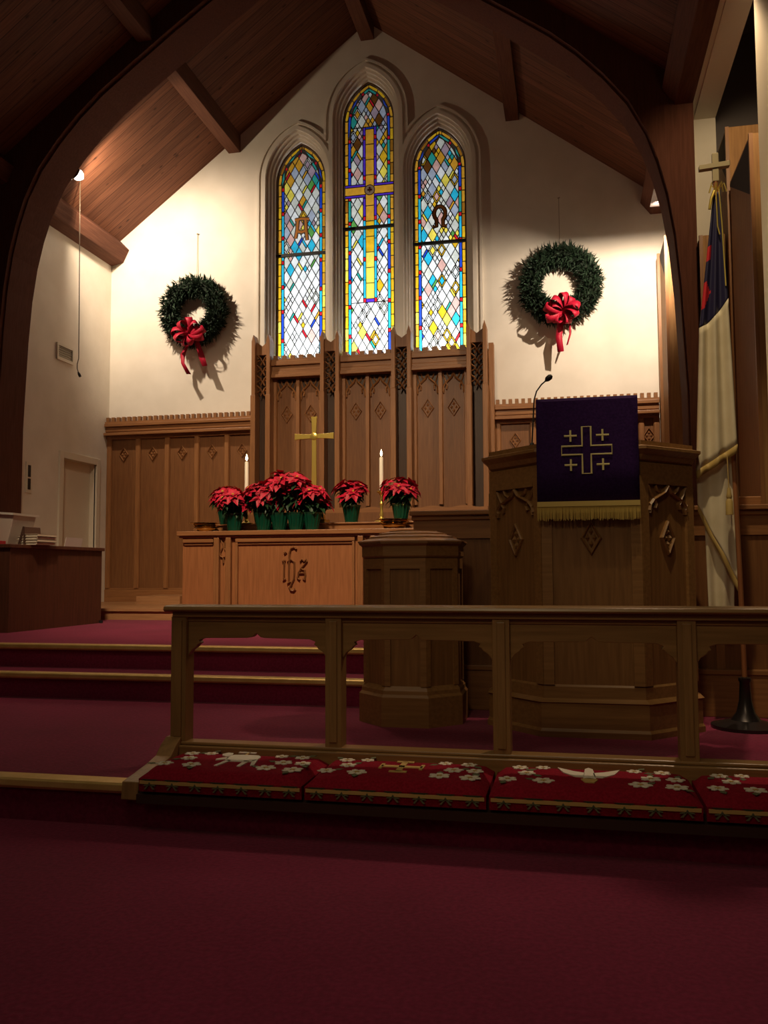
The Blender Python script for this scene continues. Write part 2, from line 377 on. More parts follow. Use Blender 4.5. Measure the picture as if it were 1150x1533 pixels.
def clip(poly, a, b, c):       # keep a*x+b*y<=c
    out = []
    for i in range(len(poly)):
        p, q = poly[i], poly[(i + 1) % len(poly)]; dp = a * p[0] + b * p[1] - c; dq = a * q[0] + b * q[1] - c
        if dp <= 0: out.append(p)
        if dp * dq < 0:
            t = dp / (dp - dq); out.append((p[0] + (q[0] - p[0]) * t, p[1] + (q[1] - p[1]) * t))
    return out
def area(p): return sum(p[i][0] * p[(i + 1) % len(p)][1] - p[(i + 1) % len(p)][0] * p[i][1] for i in range(len(p))) / 2
def clip_convex(poly, region):
    if area(region) < 0: region = region[::-1]
    for i in range(len(region)):
        p, q = region[i], region[(i + 1) % len(region)]; dx, dy = q[0] - p[0], q[1] - p[1]; l = math.hypot(dx, dy)
        if l < 1e-7: continue
        poly = clip(poly, dy / l, -dx / l, (dy * p[0] - dx * p[1]) / l)
        if len(poly) < 3: return []
    return poly
def inset(poly, w):
    if area(poly) < 0: poly = poly[::-1]
    src = poly; poly = list(poly)
    for i in range(len(src)):
        p, q = src[i], src[(i + 1) % len(src)]; dx, dy = q[0] - p[0], q[1] - p[1]; l = math.hypot(dx, dy)
        if l < 1e-6: continue
        poly = clip(poly, dy / l, -dx / l, (dy * p[0] - dx * p[1]) / l - w)
        if len(poly) < 3: return []
    return poly
GK = list(GL); 
def window(idx, cx, zs, bar_z):
    rnd = random.Random(40 + idx)
    pieces = []
    # borders
    NB = 10
    def strip(s0, s1, dz, pick, jitter=0):
        for side in (1, -1):
            c = WR - WW
            def pt(s, u):   # u along: 0..zs-WB straight, then arc
                if u <= zs - WB: return (cx + side * (WW + s), WB + u)
                R = WR + s; th = math.acos(c / R); a = th * min(1, (u - (zs - WB)) / (WR * math.acos(c / WR)))
                return (cx + side * (R * math.cos(a) - c), zs + R * math.sin(a))
            total = zs - WB + WR * math.acos(c / WR); u = 0; k = 0
            while u < total - 1e-6:
                v = min(total, u + dz(k)); n = 1 if v <= zs - WB else 4
                poly = [pt(s0, u + (v - u) * j / n) for j in range(n + 1)] + [pt(s1, u + (v - u) * j / n) for j in range(n, -1, -1)]
                pieces.append((poly, pick(k, u), 0.004)); u = v; k += 1
    strip(0.0, -0.012, lambda k: 0.4, lambda k, u: 'brown')
    strip(-0.012, -0.060, lambda k: 0.165, lambda k, u: rnd.choice(['gold', 'gold', 'yellow', 'amber'] if u < bar_z - WB else ['amber', 'amber', 'gold', 'brown_amber']))
    strip(-0.060, -0.100, lambda k: 0.055 if k % 2 == 0 else rnd.choice([0.30, 0.36]), lambda k, u: 'red' if k % 2 == 0 else rnd.choice(['cyan', 'blue', 'cyan'] if u < 2.0 else ['blue', 'blue', 'teal']))
    inner = outline(cx, zs, -0.100, 10)
    regions = [inner]
    if idx == 2:
        c0 = cx + 0.01; cw = 0.06; zb_, zc, ztop = 4.80, 6.34, 7.22
        lw = 0.036
        L_, R_ = c0 - cw - lw, c0 + cw + lw; zl, zh = zc - .092, zc + .092
        big = 3
        def reg(x0, x1, z0, z1): return clip_convex([(x0, z0), (x1, z0), (x1, z1), (x0, z1)], inner)
        regions = [reg(cx - big, cx + big, WB, zb_ - .05), reg(cx - big, L_, zb_ - .05, zl), reg(R_, cx + big, zb_ - .05, zl), reg(cx - big, L_, zh, ztop + .03), reg(R_, cx + big, zh, ztop + .03), reg(cx - big, cx + big, ztop + .03, 9)]
        zz = zb_
        while zz < ztop - 1e-6:
            z1 = min(ztop, zz + 0.22)
            if not (zc - .1 < (zz + z1) / 2 < zc + .1):
                pieces.append(([(c0 - cw, zz), (c0 + cw, zz), (c0 + cw, z1), (c0 - cw, z1)], 'amber' if zz > 5.8 else ('gold' if zz > 5.4 else 'yellow'), 0.003))
            zz = z1
        def vstrip(x0, x1):
            z = zb_ - .05; k = 0
            while z < ztop + .03 - 1e-6:
                z1 = min(ztop + .03, z + (0.26 if k % 3 else 0.06)); 
                if not (z1 > zl and z < zh): pieces.append(([(x0, z), (x1, z), (x1, z1), (x0, z1)], ('red' if k % 3 == 0 else ('cyan' if z < 5.7 else 'violet')), 0.003))
                else:
                    for a, b in ((z, min(z1, zl)), (max(z, zh), z1)):
                        if b - a > 0.01: pieces.append(([(x0, a), (x1, a), (x1, b), (x0, b)], 'violet', 0.003))
                z = z1; k += 1
        vstrip(L_, c0 - cw); vstrip(c0 + cw, R_)
        pieces.append(([(c0 - cw, ztop), (c0 + cw, ztop), (c0 + cw, ztop + .03), (c0 - cw, ztop + .03)], 'blue', .003))
        for z0_, z1_ in ((zb_ - .05, zb_),): pieces.append(([(c0 - cw, z0_), (c0 + cw, z0_), (c0 + cw, z1_), (c0 - cw, z1_)], 'violet', .003))
        # arms reach over the borders
        np_ = []
        for p in pieces:
            if abs(sum(q[0] for q in p[0]) / len(p[0]) - cx) < 0.2 or max(q[1] for q in p[0]) <= zl or min(q[1] for q in p[0]) >= zh: np_.append(p); continue
            for (ca, cb_, cc) in ((0, 1, zl), (0, -1, -zh)):
                pc = clip(p[0], ca, cb_, cc)
                if len(pc) > 2 and abs(area(pc)) > 1e-4: np_.append((pc, p[1], p[2]))
        pieces[:] = np_
        ax = WW - .012
        for sx in (-1, 1):
            a, b = sorted((c0 + sx * cw, cx + sx * ax))
            pieces.append(([(a, zc - .058), (b, zc - .058), (b, zc + .058), (a, zc + .058)], 'amber', .003))
            for q in (-1, 1):
                z0_, z1_ = sorted((zc + q * .058, zc + q * .092)); pieces.append(([(a, z0_), (b, z0_), (b, z1_), (a, z1_)], 'violet', .003))
    # diamonds
    dw, dh = 0.124, 0.215
    x0 = cx - 0.6; rows = int((zs + 1 - WB) / dh) + 3
    for r in range(-1, rows * 2):
        for c in range(-1, 11):
            px = x0 + c * dw + (r % 2) * dw / 2; pz = WB + r * dh / 2
            d = [(px, pz - dh / 2), (px + dw / 2, pz), (px, pz + dh / 2), (px - dw / 2, pz)]
            up_ = pz - bar_z
            bright = up_ < 0
            if bright: pool = ['white'] * 26 + ['milk'] * 5 + ['yellow', 'pink', 'cyan', 'white', 'gold']
            elif up_ < 1.0: pool = ['milk'] * 6 + ['white'] * 4 + ['yellow'] * 3 + ['pink', 'pink', 'grey', 'grey', 'amber', 'cyan', 'gold', 'mauve', 'green']
            else: pool = ['amber', 'amber', 'mauve', 'grey', 'pink', 'teal', 'milk', 'gold', 'mauve', 'grey', 'milk', 'brown']
            if up_ < 0 and idx == 2 and pz < 4.5: pool += ['yellow', 'gold', 'yellow']
            subs = [(d, rnd.choice(pool))]
            q = rnd.random()
            if q < 0.14:   # quartered lozenge
                A, B, C_, D = d; mid = lambda p, q_: ((p[0] + q_[0]) / 2, (p[1] + q_[1]) / 2); O_ = (px, pz)
                subs = [([A, mid(A, B), O_, mid(D, A)], rnd.choice(pool)), ([B, mid(B, C_), O_, mid(A, B)], rnd.choice(pool)), ([C_, mid(C_, D), O_, mid(B, C_)], rnd.choice(pool + ['cyan', 'yellow'])), ([D, mid(D, A), O_, mid(C_, D)], rnd.choice(pool))]
            elif q < 0.30:  # coloured bar along one edge
                A, B, C_, D = d; t = 0.30
                L_ = lambda p, q_: (p[0] + (q_[0] - p[0]) * t, p[1] + (q_[1] - p[1]) * t)
                bc = rnd.choice(['red', 'teal', 'cyan', 'green', 'blue', 'amber', 'red', 'yellow'])
                if rnd.random() < .5: subs = [([A, B, L_(B, C_), L_(A, D)], bc), ([L_(A, D), L_(B, C_), C_, D], subs[0][1])]
                else: subs = [([B, C_, L_(C_, D), L_(B, A)], bc), ([L_(B, A), L_(C_, D), D, A], subs[0][1])]
            elif q < 0.38:  # inner lozenge
                A, B, C_, D = d; sh = [(px + (p[0] - px) * .62, pz + (p[1] - pz) * .62) for p in d]; c1 = subs[0][1]; fr = rnd.choice(['milk', 'gold', 'white'])
                subs = [(sh, c1)] + [([d[i], d[(i + 1) % 4], sh[(i + 1) % 4], sh[i]], fr) for i in range(4)]
            for poly, colr in subs:
                for rg in regions:
                    pp = clip_convex(poly, rg) if rg else []
                    if len(pp) >= 3 and abs(area(pp)) > 1e-4: pieces.append((pp, colr, 0.0046))
    gm = MB(); lm = MB()
    for poly, colr, lw in pieces:
        if area(poly) < 0: poly = poly[::-1]
        ins = inset(poly, lw)
        if len(ins) < 3: continue
        n = len(ins); gm.add([(p[0], GY, p[1]) for p in ins], [tuple(range(n))], GK.index(colr))
        for i in range(len(poly)):
            p, q = poly[i], poly[(i + 1) % len(poly)]; dx, dz = q[0] - p[0], q[1] - p[1]; l = math.hypot(dx, dz)
            if l < 1e-4: continue
            nx, nz = -dz / l * (lw + .0008), dx / l * (lw + .0008)
            lm.add([(p[0], GY - .006, p[1]), (q[0], GY - .006, q[1]), (q[0] + nx, GY - .002, q[1] + nz), (p[0] + nx, GY - .002, p[1] + nz), (p[0], GY + .004, p[1]), (q[0], GY + .004, q[1]), (q[0] + nx, GY + .002, q[1] + nz), (p[0] + nx, GY + .002, p[1] + nz)],
                   [(0, 1, 2, 3), (4, 7, 6, 5), (3, 2, 6, 7)])
    # frame closes the opening around the glass
    root = MB().prism(outline(cx, zs, 0.03), GY - .03, GY + .03, 'XZ', holes=[outline(cx, zs, -0.004)])
    fr = struct('window_%d' % idx, root, mat('window_frame_bronze', (0.10, 0.05, 0.025), 0.5))
    g = obj('stained_glass', gm, [GL[k] for k in GK]); g.parent = fr; g['label'] = 'leaded stained glass in diamond quarries'
    l = obj('lead_came', lm, LEAD); l.parent = fr
    sb = obj('saddle_bar', MB().box(cx - WW - .01, cx + WW + .01, GY - .045, GY - .008, bar_z - .02, bar_z + .02), LEAD); sb.parent = fr
    return fr
w1 = window(1, *WIN[0], 5.50); w2 = window(2, *WIN[1], 5.80); w3 = window(3, *WIN[2], 5.50)
# alpha, omega and the medallion, painted on amber glass
def letter(fr, name, strokes, label):
    a = MB(); b = MB()
    for st in strokes:
        a.bars(st, 0.060, 0.004, GY - .012); b.bars(st, 0.034, 0.004, GY - .014)
    o = obj(name, a, LEAD); o.parent = fr; o['label'] = label
    q = obj('amber_letter_face', b, mat('amber_letter', (0.42, 0.17, 0.035), 0.4)); q.parent = o
ax, az = -3.625, 5.86
letter(w1, 'alpha_letter', [[(ax - .10, az + .145), (ax, az + .16), (ax + .11, az + .145)], [(ax - .055, az + .14), (ax - .065, az), (ax - .09, az - .12)], [(ax + .06, az + .14), (ax + .065, az), (ax + .085, az - .16)], [(ax - .06, az - .02), (ax, az - .035), (ax + .06, az - .02)]], 'amber letter alpha')
ox, oz = -1.655, 5.86
om = [(ox - .10, oz - .13), (ox - .045, oz - .125)]
for k in range(0, 13):
    a = math.radians(-125 - k * 290 / 12 * 1.0); om.append((ox + .078 * math.cos(a), oz + .05 + .10 * math.sin(a)))
om += [(ox + .045, oz - .125), (ox + .10, oz - .13)]
letter(w3, 'omega_letter', [om], 'amber letter omega')
mx_, mz_ = -2.635, 6.34
md = MB()
circ = [(mx_ + .072 * math.cos(2 * PI * k / 20), mz_ + .072 * math.sin(2 * PI * k / 20)) for k in range(20)]
md.prism(circ, GY - .016, GY - .008, 'XZ', 1); md.bars(circ, .012, .004, GY - .014, 0, True)
for dx, dz in ((-.02, 0), (.02, 0), (0, .028)): md.prism([(mx_ + dx + .015 * math.cos(2 * PI * k / 10), mz_ + dz + .015 * math.sin(2 * PI * k / 10)) for k in range(10)], GY - .02, GY - .015, 'XZ', 0)
md.box(mx_ - .006, mx_ + .006, GY - .02, GY - .015, mz_ - .035, mz_ + .02, 0)
o = obj('medallion', md, [mat('medallion_red', (0.12, 0.02, 0.015), 0.5), mat('medallion_white', (0.78, 0.72, 0.64), 0.5)]); o.parent = w2; o['label'] = 'round white medallion with a dark trefoil'

# ------------------------------------------------------------------ side walls, roof, arch
zl_ = 5.75
struct('wall_left', MB().prism([(9.0, 0), (YB + .02, 0), (YB + .02, zl_), (9.0, zl_)], XL - .12, XL, 'YZ',
       holes=[[(10.06, 0.60), (10.06, 2.54), (10.86, 2.54), (10.86, 0.60)]]), PLAS)
struct('wall_right', MB().box(XR + .08, XR + .2, 9.0, YB + .02, 0, zl_), PLAS)
struct('wall_left_return', MB().box(-9, XL - .06, 8.88, 9.02, 0, 5.6), PLAS)
struct('wall_left_nave', MB().box(-9.1, -9.0, -8, 9.0, 0, 5.8), PLAS)
rt_ = MB()
for xe, ya, yb in ((-9.2, -8, YB + .4), (1.30, -8, 9.03), (1.50, 9.0, YB + .4)):
    rt_.add([(CX, ya, 8.66), (CX, yb, 8.66), (xe, yb, roofz(xe)), (xe, ya, roofz(xe)), (CX, ya, 8.78), (CX, yb, 8.78), (xe, yb, roofz(xe) + .12), (xe, ya, roofz(xe) + .12)],
            [(0, 1, 2, 3), (4, 7, 6, 5), (0, 3, 7, 4), (1, 5, 6, 2), (3, 2, 6, 7)])
# shorten eaves on the right so the organ chamber has its own ceiling
struct('ceiling', rt_, PLANK)
half_in = [(3.75, 0.1), (3.745, 2.76), (3.725, 3.24), (3.70, 3.8), (3.66, 4.30), (3.60, 4.70), (3.52, 5.03), (3.42, 5.33), (3.25, 5.66), (3.02, 5.96), (2.76, 6.24), (2.50, 6.47), (2.09, 6.77), (1.62, 7.10), (1.0, 7.52), (0.4, 7.93), (0, 8.18)]
arch = [(CX + x, z) for x, z in half_in] + [(CX - x, z) for x, z in half_in[-2::-1]]
archo = [(CX - 3.87, .1), (CX - 3.87, roofz(CX - 3.87)), (CX, 8.66), (CX + 3.87, roofz(CX + 3.87)), (CX + 3.87, .1)]
arch_poly = arch + archo
t = thing('arch_truss', 'large laminated timber arch spanning the chancel in front of the back wall', 'arch', (CX, 8.8, 0.5))
obj('arch_frame', MB().prism(arch_poly, 8.60, 9.02, 'XZ'), BEAM, t)
ins_ = lambda s: [(CX + (x + s if x > 0 else x), z + (s if x < 3.3 else 0)) for x, z in half_in] + [(CX - (x + s), z + (s if x < 3.3 else 0)) for x, z in half_in[-2::-1]]
poly2 = ins_(.016) + [(CX - 3.87, .1), (CX - 3.87, roofz(CX - 3.87)), (CX, 8.66), (CX + 3.87, roofz(CX + 3.87)), (CX + 3.87, .1)]
obj('arch_moulding', MB().prism(poly2, 8.54, 8.60, 'XZ').prism(poly2, 9.02, 9.09, 'XZ'), BEAM, t, label='narrower stepped edge lamination of the arch')

def purlin(x, w_, z0, y0, y1, label):
    zt = min(roofz(x - w_ / 2), roofz(x + w_ / 2))
    poly = [(x - w_ / 2, z0), (x + w_ / 2, z0), (x + w_ / 2, roofz(x + w_ / 2) - .002), (x, roofz(x) - .002), (x - w_ / 2, roofz(x - w_ / 2) - .002)]
    tag(obj('purlin', MB().prism(poly, y0, y1, 'XZ'), BEAMY, bevel=0.006), label, 'roof beam')
purlin(-4.57, .18, 7.00, 9.09, YB, 'dark purlin between arch and back wall, left of the windows')
purlin(-0.645, .18, 7.01, 9.09, YB, 'dark purlin between arch and back wall, right of the windows')
purlin(CX, .19, 8.40, 9.09, YB, 'ridge beam meeting the back wall above the centre window')
purlin(-4.57, .18, 7.00, 1.0, 8.54, 'purlin at the top left of the photo, in front of the arch')
purlin(-0.645, .18, 7.01, 1.0, 8.54, 'purlin at the top edge right of centre, in front of the arch')
purlin(CX, .19, 8.40, 1.0, 8.54, 'ridge beam in front of the arch above the frame')
def eave(side, y0, y1, label):
    p = [(3.715, 5.868), (3.57, 5.72), (3.66, 5.54), (3.85, 5.50), (3.85, 5.76)]
    if side < 0: poly = [(CX - x, z) for x, z in p]
    else: poly = [(CX + x, z) for x, z in [(3.62, 5.94), (3.58, 5.73), (3.70, 5.57), (3.87, 5.57), (3.87, 5.75)]]
    tag(obj('eave_beam', MB().prism(poly, y0, y1, 'XZ'), BEAMY, bevel=0.006), label, 'roof beam')
eave(-1, 9.09, YB - .0, 'heavy eave beam over the left wall, below the lit planks')
eave(1, 9.09, YB - .0, 'short visible end of the eave beam right of the right wreath')
eave(1, 1.0, 8.54, 'dark eave beam at the top right, beside the pale header')
eave(-1, 1.0, 8.54, 'eave beam in front of the arch at the left edge')

# organ chamber opening on the right
struct('wall_right_return', MB().box(XR + .01, 1.51, 8.90, 9.03, 0, 5.58), PLAS)
struct('trim_2', MB().box(XR + .01, XR + .06, 8.87, 8.90, 0, 5.58), CASING)
struct('trim_3', MB().box(1.30, 1.51, 2.0, 9.0, 5.58, 5.90).box(1.25, 1.30, 2.0, 9.0, 5.60, 5.90), CASING)
struct('wall_right', MB().box(1.30, 1.62, 5.45, 6.06, 0, 5.60), PAINT)
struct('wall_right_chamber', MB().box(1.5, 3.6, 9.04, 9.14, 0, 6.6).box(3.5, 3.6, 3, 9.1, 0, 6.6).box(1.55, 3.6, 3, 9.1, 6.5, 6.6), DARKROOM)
struct('ceiling_chamber', MB().box(1.6, 3.5, 6.6, 8.0, 6.3, 6.4), PLAS)
struct('wall_right_nave', MB().box(4.2, 4.3, -8, 9, 0, 6), PLAS)

# ------------------------------------------------------------------ left wall furniture
d1 = struct('door_1', MB().box(XL - .115, XL - .085, 10.0, 10.92, .6, 2.58), CASING)
cs = MB().box(XL - .02, XL + .025, 9.97, 10.06, .6, 2.63).box(XL - .02, XL + .025, 10.86, 10.95, .6, 2.63).box(XL - .02, XL + .025, 10.06, 10.86, 2.54, 2.63)
cs.box(XL - .085, XL - .02, 10.045, 10.062, .6, 2.56).box(XL - .085, XL - .02, 10.858, 10.875, .6, 2.56).box(XL - .085, XL - .02, 10.062, 10.858, 2.538, 2.56)
struct('trim_4', cs, CASING, bevel=.004)
v = thing('wall_vent', 'small rectangular cream vent cover on the left wall', 'vent', (XL, 10.06, 3.9))
obj('vent_frame', MB().prism([(9.86, 3.81), (10.24, 3.81), (10.24, 4.03), (9.86, 4.03)], XL, XL + .025, 'YZ', holes=[[(9.89, 3.85), (10.21, 3.85), (10.21, 4.00), (9.89, 4.00)]]), CASING, v)
mb = MB()
for k in range(5): mb.box(XL + .001, XL + .012, 9.89, 10.21, 3.855 + k * .03, 3.872 + k * .03)
obj('vent_slats', mb, mat('vent_grey', (0.30, 0.27, 0.20), 0.6), v)
sp = thing('switch_plate', 'cream wall plate with two black slots beside the arch leg', 'switch', (XL, 9.33, 2.2))
obj('plate', MB().box(XL, XL + .012, 9.28, 9.40, 2.02, 2.40), CASING, sp, bevel=.003)
obj('slot', MB().box(XL + .012, XL + .018, 9.315, 9.365, 2.215, 2.36), BLACK, sp)
obj('slot', MB().box(XL + .012, XL + .018, 9.315, 9.365, 2.06, 2.195), BLACK, sp)
hm = thing('hanging_microphone', 'small black microphone hanging on a thin wire before the left wall', 'microphone', (-6.0, 9.9, 3.6))
obj('wire', MB().tube([(-6.07, 9.7, 6.06), (-6.04, 9.7, 3.75), (-6.06, 9.7, 3.68), (-6.06, 9.7, 3.62), (-6.04, 9.7, 3.57)], .006, 6), mat('wire_grey', (0.12, 0.09, 0.06), .5), hm)
obj('capsule', MB().tube([(-6.045, 9.7, 3.575), (-6.03, 9.7, 3.545), (-6.015, 9.7, 3.515)], [.008, .018, .016], 10), BLACK, hm, smooth=True)

# spot lamps on the arch
def lamp(x, z, label, y=9.2, hood=False, sx=1):
    t = thing('spot_lamp', label, 'lamp', (x, y, z))
    ax_ = Vector((.45 * sx, 1.0, -.35)).normalized()
    c = Vector((x, y, z))
    obj('lamp_housing', MB().tube([c - ax_ * .13, c - ax_ * .10, c + ax_ * .03], [.03, .06, .07], 16), STEEL, t, smooth=True)
    obj('lamp_lens', MB().tube([c + ax_ * .031, c + ax_ * .06, c + ax_ * .10, c + ax_ * .13], [.06, .068, .05, .01], 16), LAMPE, t, smooth=True)
    obj('bracket', MB().tube([(x, y - .12, z - .06), (x - .03 * sx, y - .02, z - .10), c - ax_ * .02], .012, 6), STEEL, t)
    if hood: obj('hood', MB().box(x - .16, x + .18, 9.10, 9.56, z + .062, z + .072), STEEL, t)
lamp(-5.84, 5.93, 'glowing spot lamp on the left side of the arch under the planks')
lamp(1.08, 4.93, 'hooded spot lamp hidden behind the right side of the arch', hood=True, sx=-1)

# ------------------------------------------------------------------ carved ornaments
def lozenge(mb, x, z, y, w=.13, h=.19):
    mb.bars([(x, z - h / 2), (x + w / 2, z), (x, z + h / 2), (x - w / 2, z)], .016, .022, y, 0, True)
    for sx, sz in ((0, 1), (0, -1), (1, 0), (-1, 0)):
        cx_, cz_ = x + sx * w * .2, z + sz * h * .2
        mb.add([(cx_, y, cz_ - h * .13), (cx_ + w * .13, y, cz_), (cx_, y, cz_ + h * .13), (cx_ - w * .13, y, cz_), (cx_, y - .022, cz_)], [(0, 1, 4), (1, 2, 4), (2, 3, 4), (3, 0, 4)])
def tracery(mb, x0, x1, zb, zt, y, bw=.024):
    w_ = x1 - x0; h = zt - zb; c = (x0 + x1) / 2
    for s in (1, -1):
        X = lambda u: c + s * u * w_ / 2
        Z = lambda v_: zb + v_ * h
        mb.bars([(X(1), Z(.02)), (X(.93), Z(.25)), (X(.75), Z(.45)), (X(.45), Z(.60)), (X(.18), Z(.74)), (X(0), Z(1.0))], bw, .03, y)
        mb.bars([(X(.72), Z(.46)), (X(.60), Z(.30)), (X(.66), Z(.12))], bw * .8, .026, y)
        mb.bars([(X(.70), Z(.46)), (X(.86), Z(.72)), (X(.98), Z(.98))], bw * .7, .022, y)
        mb.bars([(X(.30), Z(.67)), (X(.52), Z(.82)), (X(.60), Z(1.0))], bw * .7, .022, y)
        mb.bars([(X(1), Z(.30)), (X(.90), Z(.10)), (X(.95), Z(-.08))], bw * .8, .026, y)
def crenel(mb, x0, x1, y0, y1, z0, z1, pitch=.083, duty=.62):
    n = max(1, round((x1 - x0) / pitch)); p = (x1 - x0) / n
    mb.box(x0, x1, y0, y1, z0, z0 + (z1 - z0) * .35)
    for k in range(n): mb.box(x0 + p * (k + .5 - duty / 2), x0 + p * (k + .5 + duty / 2), y0, y1, z0 + (z1 - z0) * .35, z1)

# ------------------------------------------------------------------ wainscot on the back wall
def wainscot(x0, x1, stiles, label, lz):
    t = thing('wainscot_panelling', label, 'wood panelling', (x0, YB, Z3))
    ytop = YB - .10
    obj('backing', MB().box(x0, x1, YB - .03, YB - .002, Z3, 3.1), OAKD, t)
    c = MB(); c.box(x0, x1, YB - .13, YB, 3.115, 3.16); c.box(x0, x1, YB - .10, YB, 3.045, 3.115); c.box(x0, x1, YB - .15, YB, 2.985, 3.025); c.box(x0, x1, YB - .09, YB, 3.02, 3.05); c.box(x0, x1, YB - .07, YB, 2.94, 2.985)
    obj('cornice', c, OAKX, t, bevel=.006)
    c = MB(); crenel(c, x0, x1, YB - .11, YB - .05, 3.155, 3.25, .083, .55); obj('cresting', c, OAKX, t)
    obj('bottom_rail', MB().box(x0, x1, YB - .055, YB, Z3, .80).box(x0, x1, YB - .045, YB, .80, .82), OAKX, t, bevel=.004)
    for s in stiles:
        obj('stile', MB().prism([(s - .04, YB - .03), (s - .04, YB - .045), (s - .028, YB - .062), (s + .028, YB - .062), (s + .04, YB - .045), (s + .04, YB - .03)], .82, 2.94, 'XY'), OAK, t)
    ss = sorted(stiles)
    for a, b in zip(ss[:-1], ss[1:]):
        m_ = MB(); lozenge(m_, (a + b) / 2, lz, YB - .03); obj('carved_lozenge', m_, OAK, t)
pit = .448
wainscot(XL, -4.18, [XL + .04 + i * pit for i in range(6)], 'oak wainscot panelling on the back wall, left of the tall reredos', 2.72)
wainscot(-0.925, 1.12, [-0.89, -0.44, .01, .46, .90, 1.085], 'oak wainscot panelling on the back wall behind the pulpit', 2.72)

# ------------------------------------------------------------------ reredos
t = thing('reredos', 'tall carved oak reredos with three panelled bays under the windows', 'reredos', (CX, 11.0, Z3))
PIERS = [-4.04, -3.075, -2.11, -1.125]
RY = 11.0
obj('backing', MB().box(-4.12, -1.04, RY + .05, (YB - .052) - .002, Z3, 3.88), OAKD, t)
for i, px in enumerate(PIERS):
    pr = obj('pier', MB().box(px - .09, px + .09, RY + .04, RY + .10, Z3, 4.0), OAK_SHADE, t, label='dark recessed pier back')  # shade of the recess is put into the dark colour
    for s in (-1, 1):
        x = px + s * .105
        m_ = MB()
        m_.prism([(x - .026, 3.42), (x + .026, 3.42), (x + .026, 4.16), (x, 4.25), (x - .026, 4.16)], RY - .14, RY + .03, 'XZ')
        m_.box(x - .034, x + .034, RY - .15, RY + .03, Z3, 3.42)
        sub('pier_stile', m_, OAK, pr, t, bevel=.005)
    m_ = MB()
    m_.prism([(px - .08, 4.16), (px, 4.10), (px + .08, 4.16), (px + .08, 3.98), (px - .08, 3.98)], RY - .07, RY - .03, 'XZ')
    for k in range(4):
        zc_ = 3.93 - k * .14
        for s in (-1, 1):
            m_.bars([(px + s * .08, zc_ + .05), (px + s * .03, zc_ + .01), (px + s * .006, zc_ - .04), (px + s * .03, zc_ - .09)], .018, .03, RY - .04)
            m_.bars([(px + s * .08, zc_ - .04), (px + s * .035, zc_ - .015)], .014, .026, RY - .04)
    sub('pier_tracery', m_, OAK, pr, t)
for a, b in zip(PIERS[:-1], PIERS[1:]):
    x0, x1 = a + .13, b - .13; c = (x0 + x1) / 2
    m_ = MB(); crenel(m_, x0, x1, RY - .06, RY + .1, 3.885, 3.96, .115, .55); obj('cresting', m_, OAKX, t)
    m_ = MB(); m_.box(x0, x1, RY - .08, (YB - .052), 3.82, 3.885).box(x0, x1, RY - .05, (YB - .052), 3.75, 3.82).box(x0, x1, RY - .09, (YB - .052), 3.655, 3.70).box(x0, x1, RY - .06, (YB - .052), 3.70, 3.75); obj('bay_cornice', m_, OAKX, t, bevel=.006)
    obj('centre_stile', MB().prism([(c - .032, RY + .05), (c - .022, RY - .005), (c + .022, RY - .005), (c + .032, RY + .05)], 1.9, 3.655, 'XY'), OAK, t)
    for s in (x0 + .025, x1 - .025): obj('side_stile', MB().prism([(s - .03, RY + .05), (s - .02, RY + .01), (s + .02, RY + .01), (s + .03, RY + .05)], 1.9, 3.655, 'XY'), OAK, t)
    for u, v_ in ((x0 + .05, c - .03), (c + .03, x1 - .05)):
        m_ = MB(); tracery(m_, u, v_, 3.38, 3.63, RY + .045); h_ = obj('tracery_head', m_, OAK, t)
        cc = (u + v_) / 2; hw = (v_ - u) / 2; sp_ = MB()
        for q in (-1, 1): sp_.prism([(cc + q * hw, 3.655), (cc + q * hw, 3.42), (cc + q * hw * .75, 3.49), (cc + q * hw * .45, 3.53), (cc + q * hw * .18, 3.565), (cc, 3.63), (cc, 3.655)], RY + .046, RY + .052, 'XZ')
        sub('tracery_shade', sp_, OAK_SHADE, h_, t)  # dark plates painted as the shade in the voids of the carving
        m_ = MB(); lozenge(m_, (u + v_) / 2, 3.17, RY + .05, .15, .23); obj('carved_lozenge', m_, OAK, t)
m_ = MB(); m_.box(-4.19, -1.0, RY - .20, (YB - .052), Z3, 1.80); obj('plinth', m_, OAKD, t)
m_ = MB(); n = 64
pts = [(-4.19 + 3.19 * k / n, 1.86 + .014 * math.sin(k * 2 * PI / 8)) for k in range(n + 1)]
m_.prism([(-4.19, 1.80)] + [(-1.0, 1.80)] + pts[::-1], RY - .19, RY - .02, 'XZ'); obj('wavy_base_moulding', m_, OAKX, t)
m_ = MB(); m_.box(-.985, -.92, RY - .0, (YB - .052), Z3, 3.98); m_.box(-4.22, -4.19, RY, (YB - .052) - .01, Z3, 3.42); obj('side_return', m_, OAK, t)

# ------------------------------------------------------------------ organ cases
def organ_box(x0, x1, y0, y1, z0, z1, label, notch=True, group=None):
    t = thing('organ_case', label, 'organ case', ((x0 + x1) / 2, (y0 + y1) / 2, z0))
    obj('case_body', MB().box(x0, x1, y0, y1, z0, z1), ORG, t, bevel=.004)
    if notch:
        d_ = y1 - y0
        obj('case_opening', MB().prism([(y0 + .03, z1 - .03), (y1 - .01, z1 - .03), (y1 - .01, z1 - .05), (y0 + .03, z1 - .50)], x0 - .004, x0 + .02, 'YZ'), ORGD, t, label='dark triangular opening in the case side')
    obj('edge_moulding', MB().box(x0 - .012, x0 + .02, y0 - .012, y0 + .02, z0, z1), OAK, t)
organ_box(1.50, 1.95, 8.30, 8.80, Z2, 5.17, 'tallest light oak organ case behind the flag at the upper right')
organ_box(1.50, 1.95, 7.30, 8.20, Z2, 4.60, 'brown organ case at the right edge beside the white post')
organ_box(1.26, 1.48, 8.42, 8.80, Z2, 4.20, 'narrow organ case between arch leg and flag')
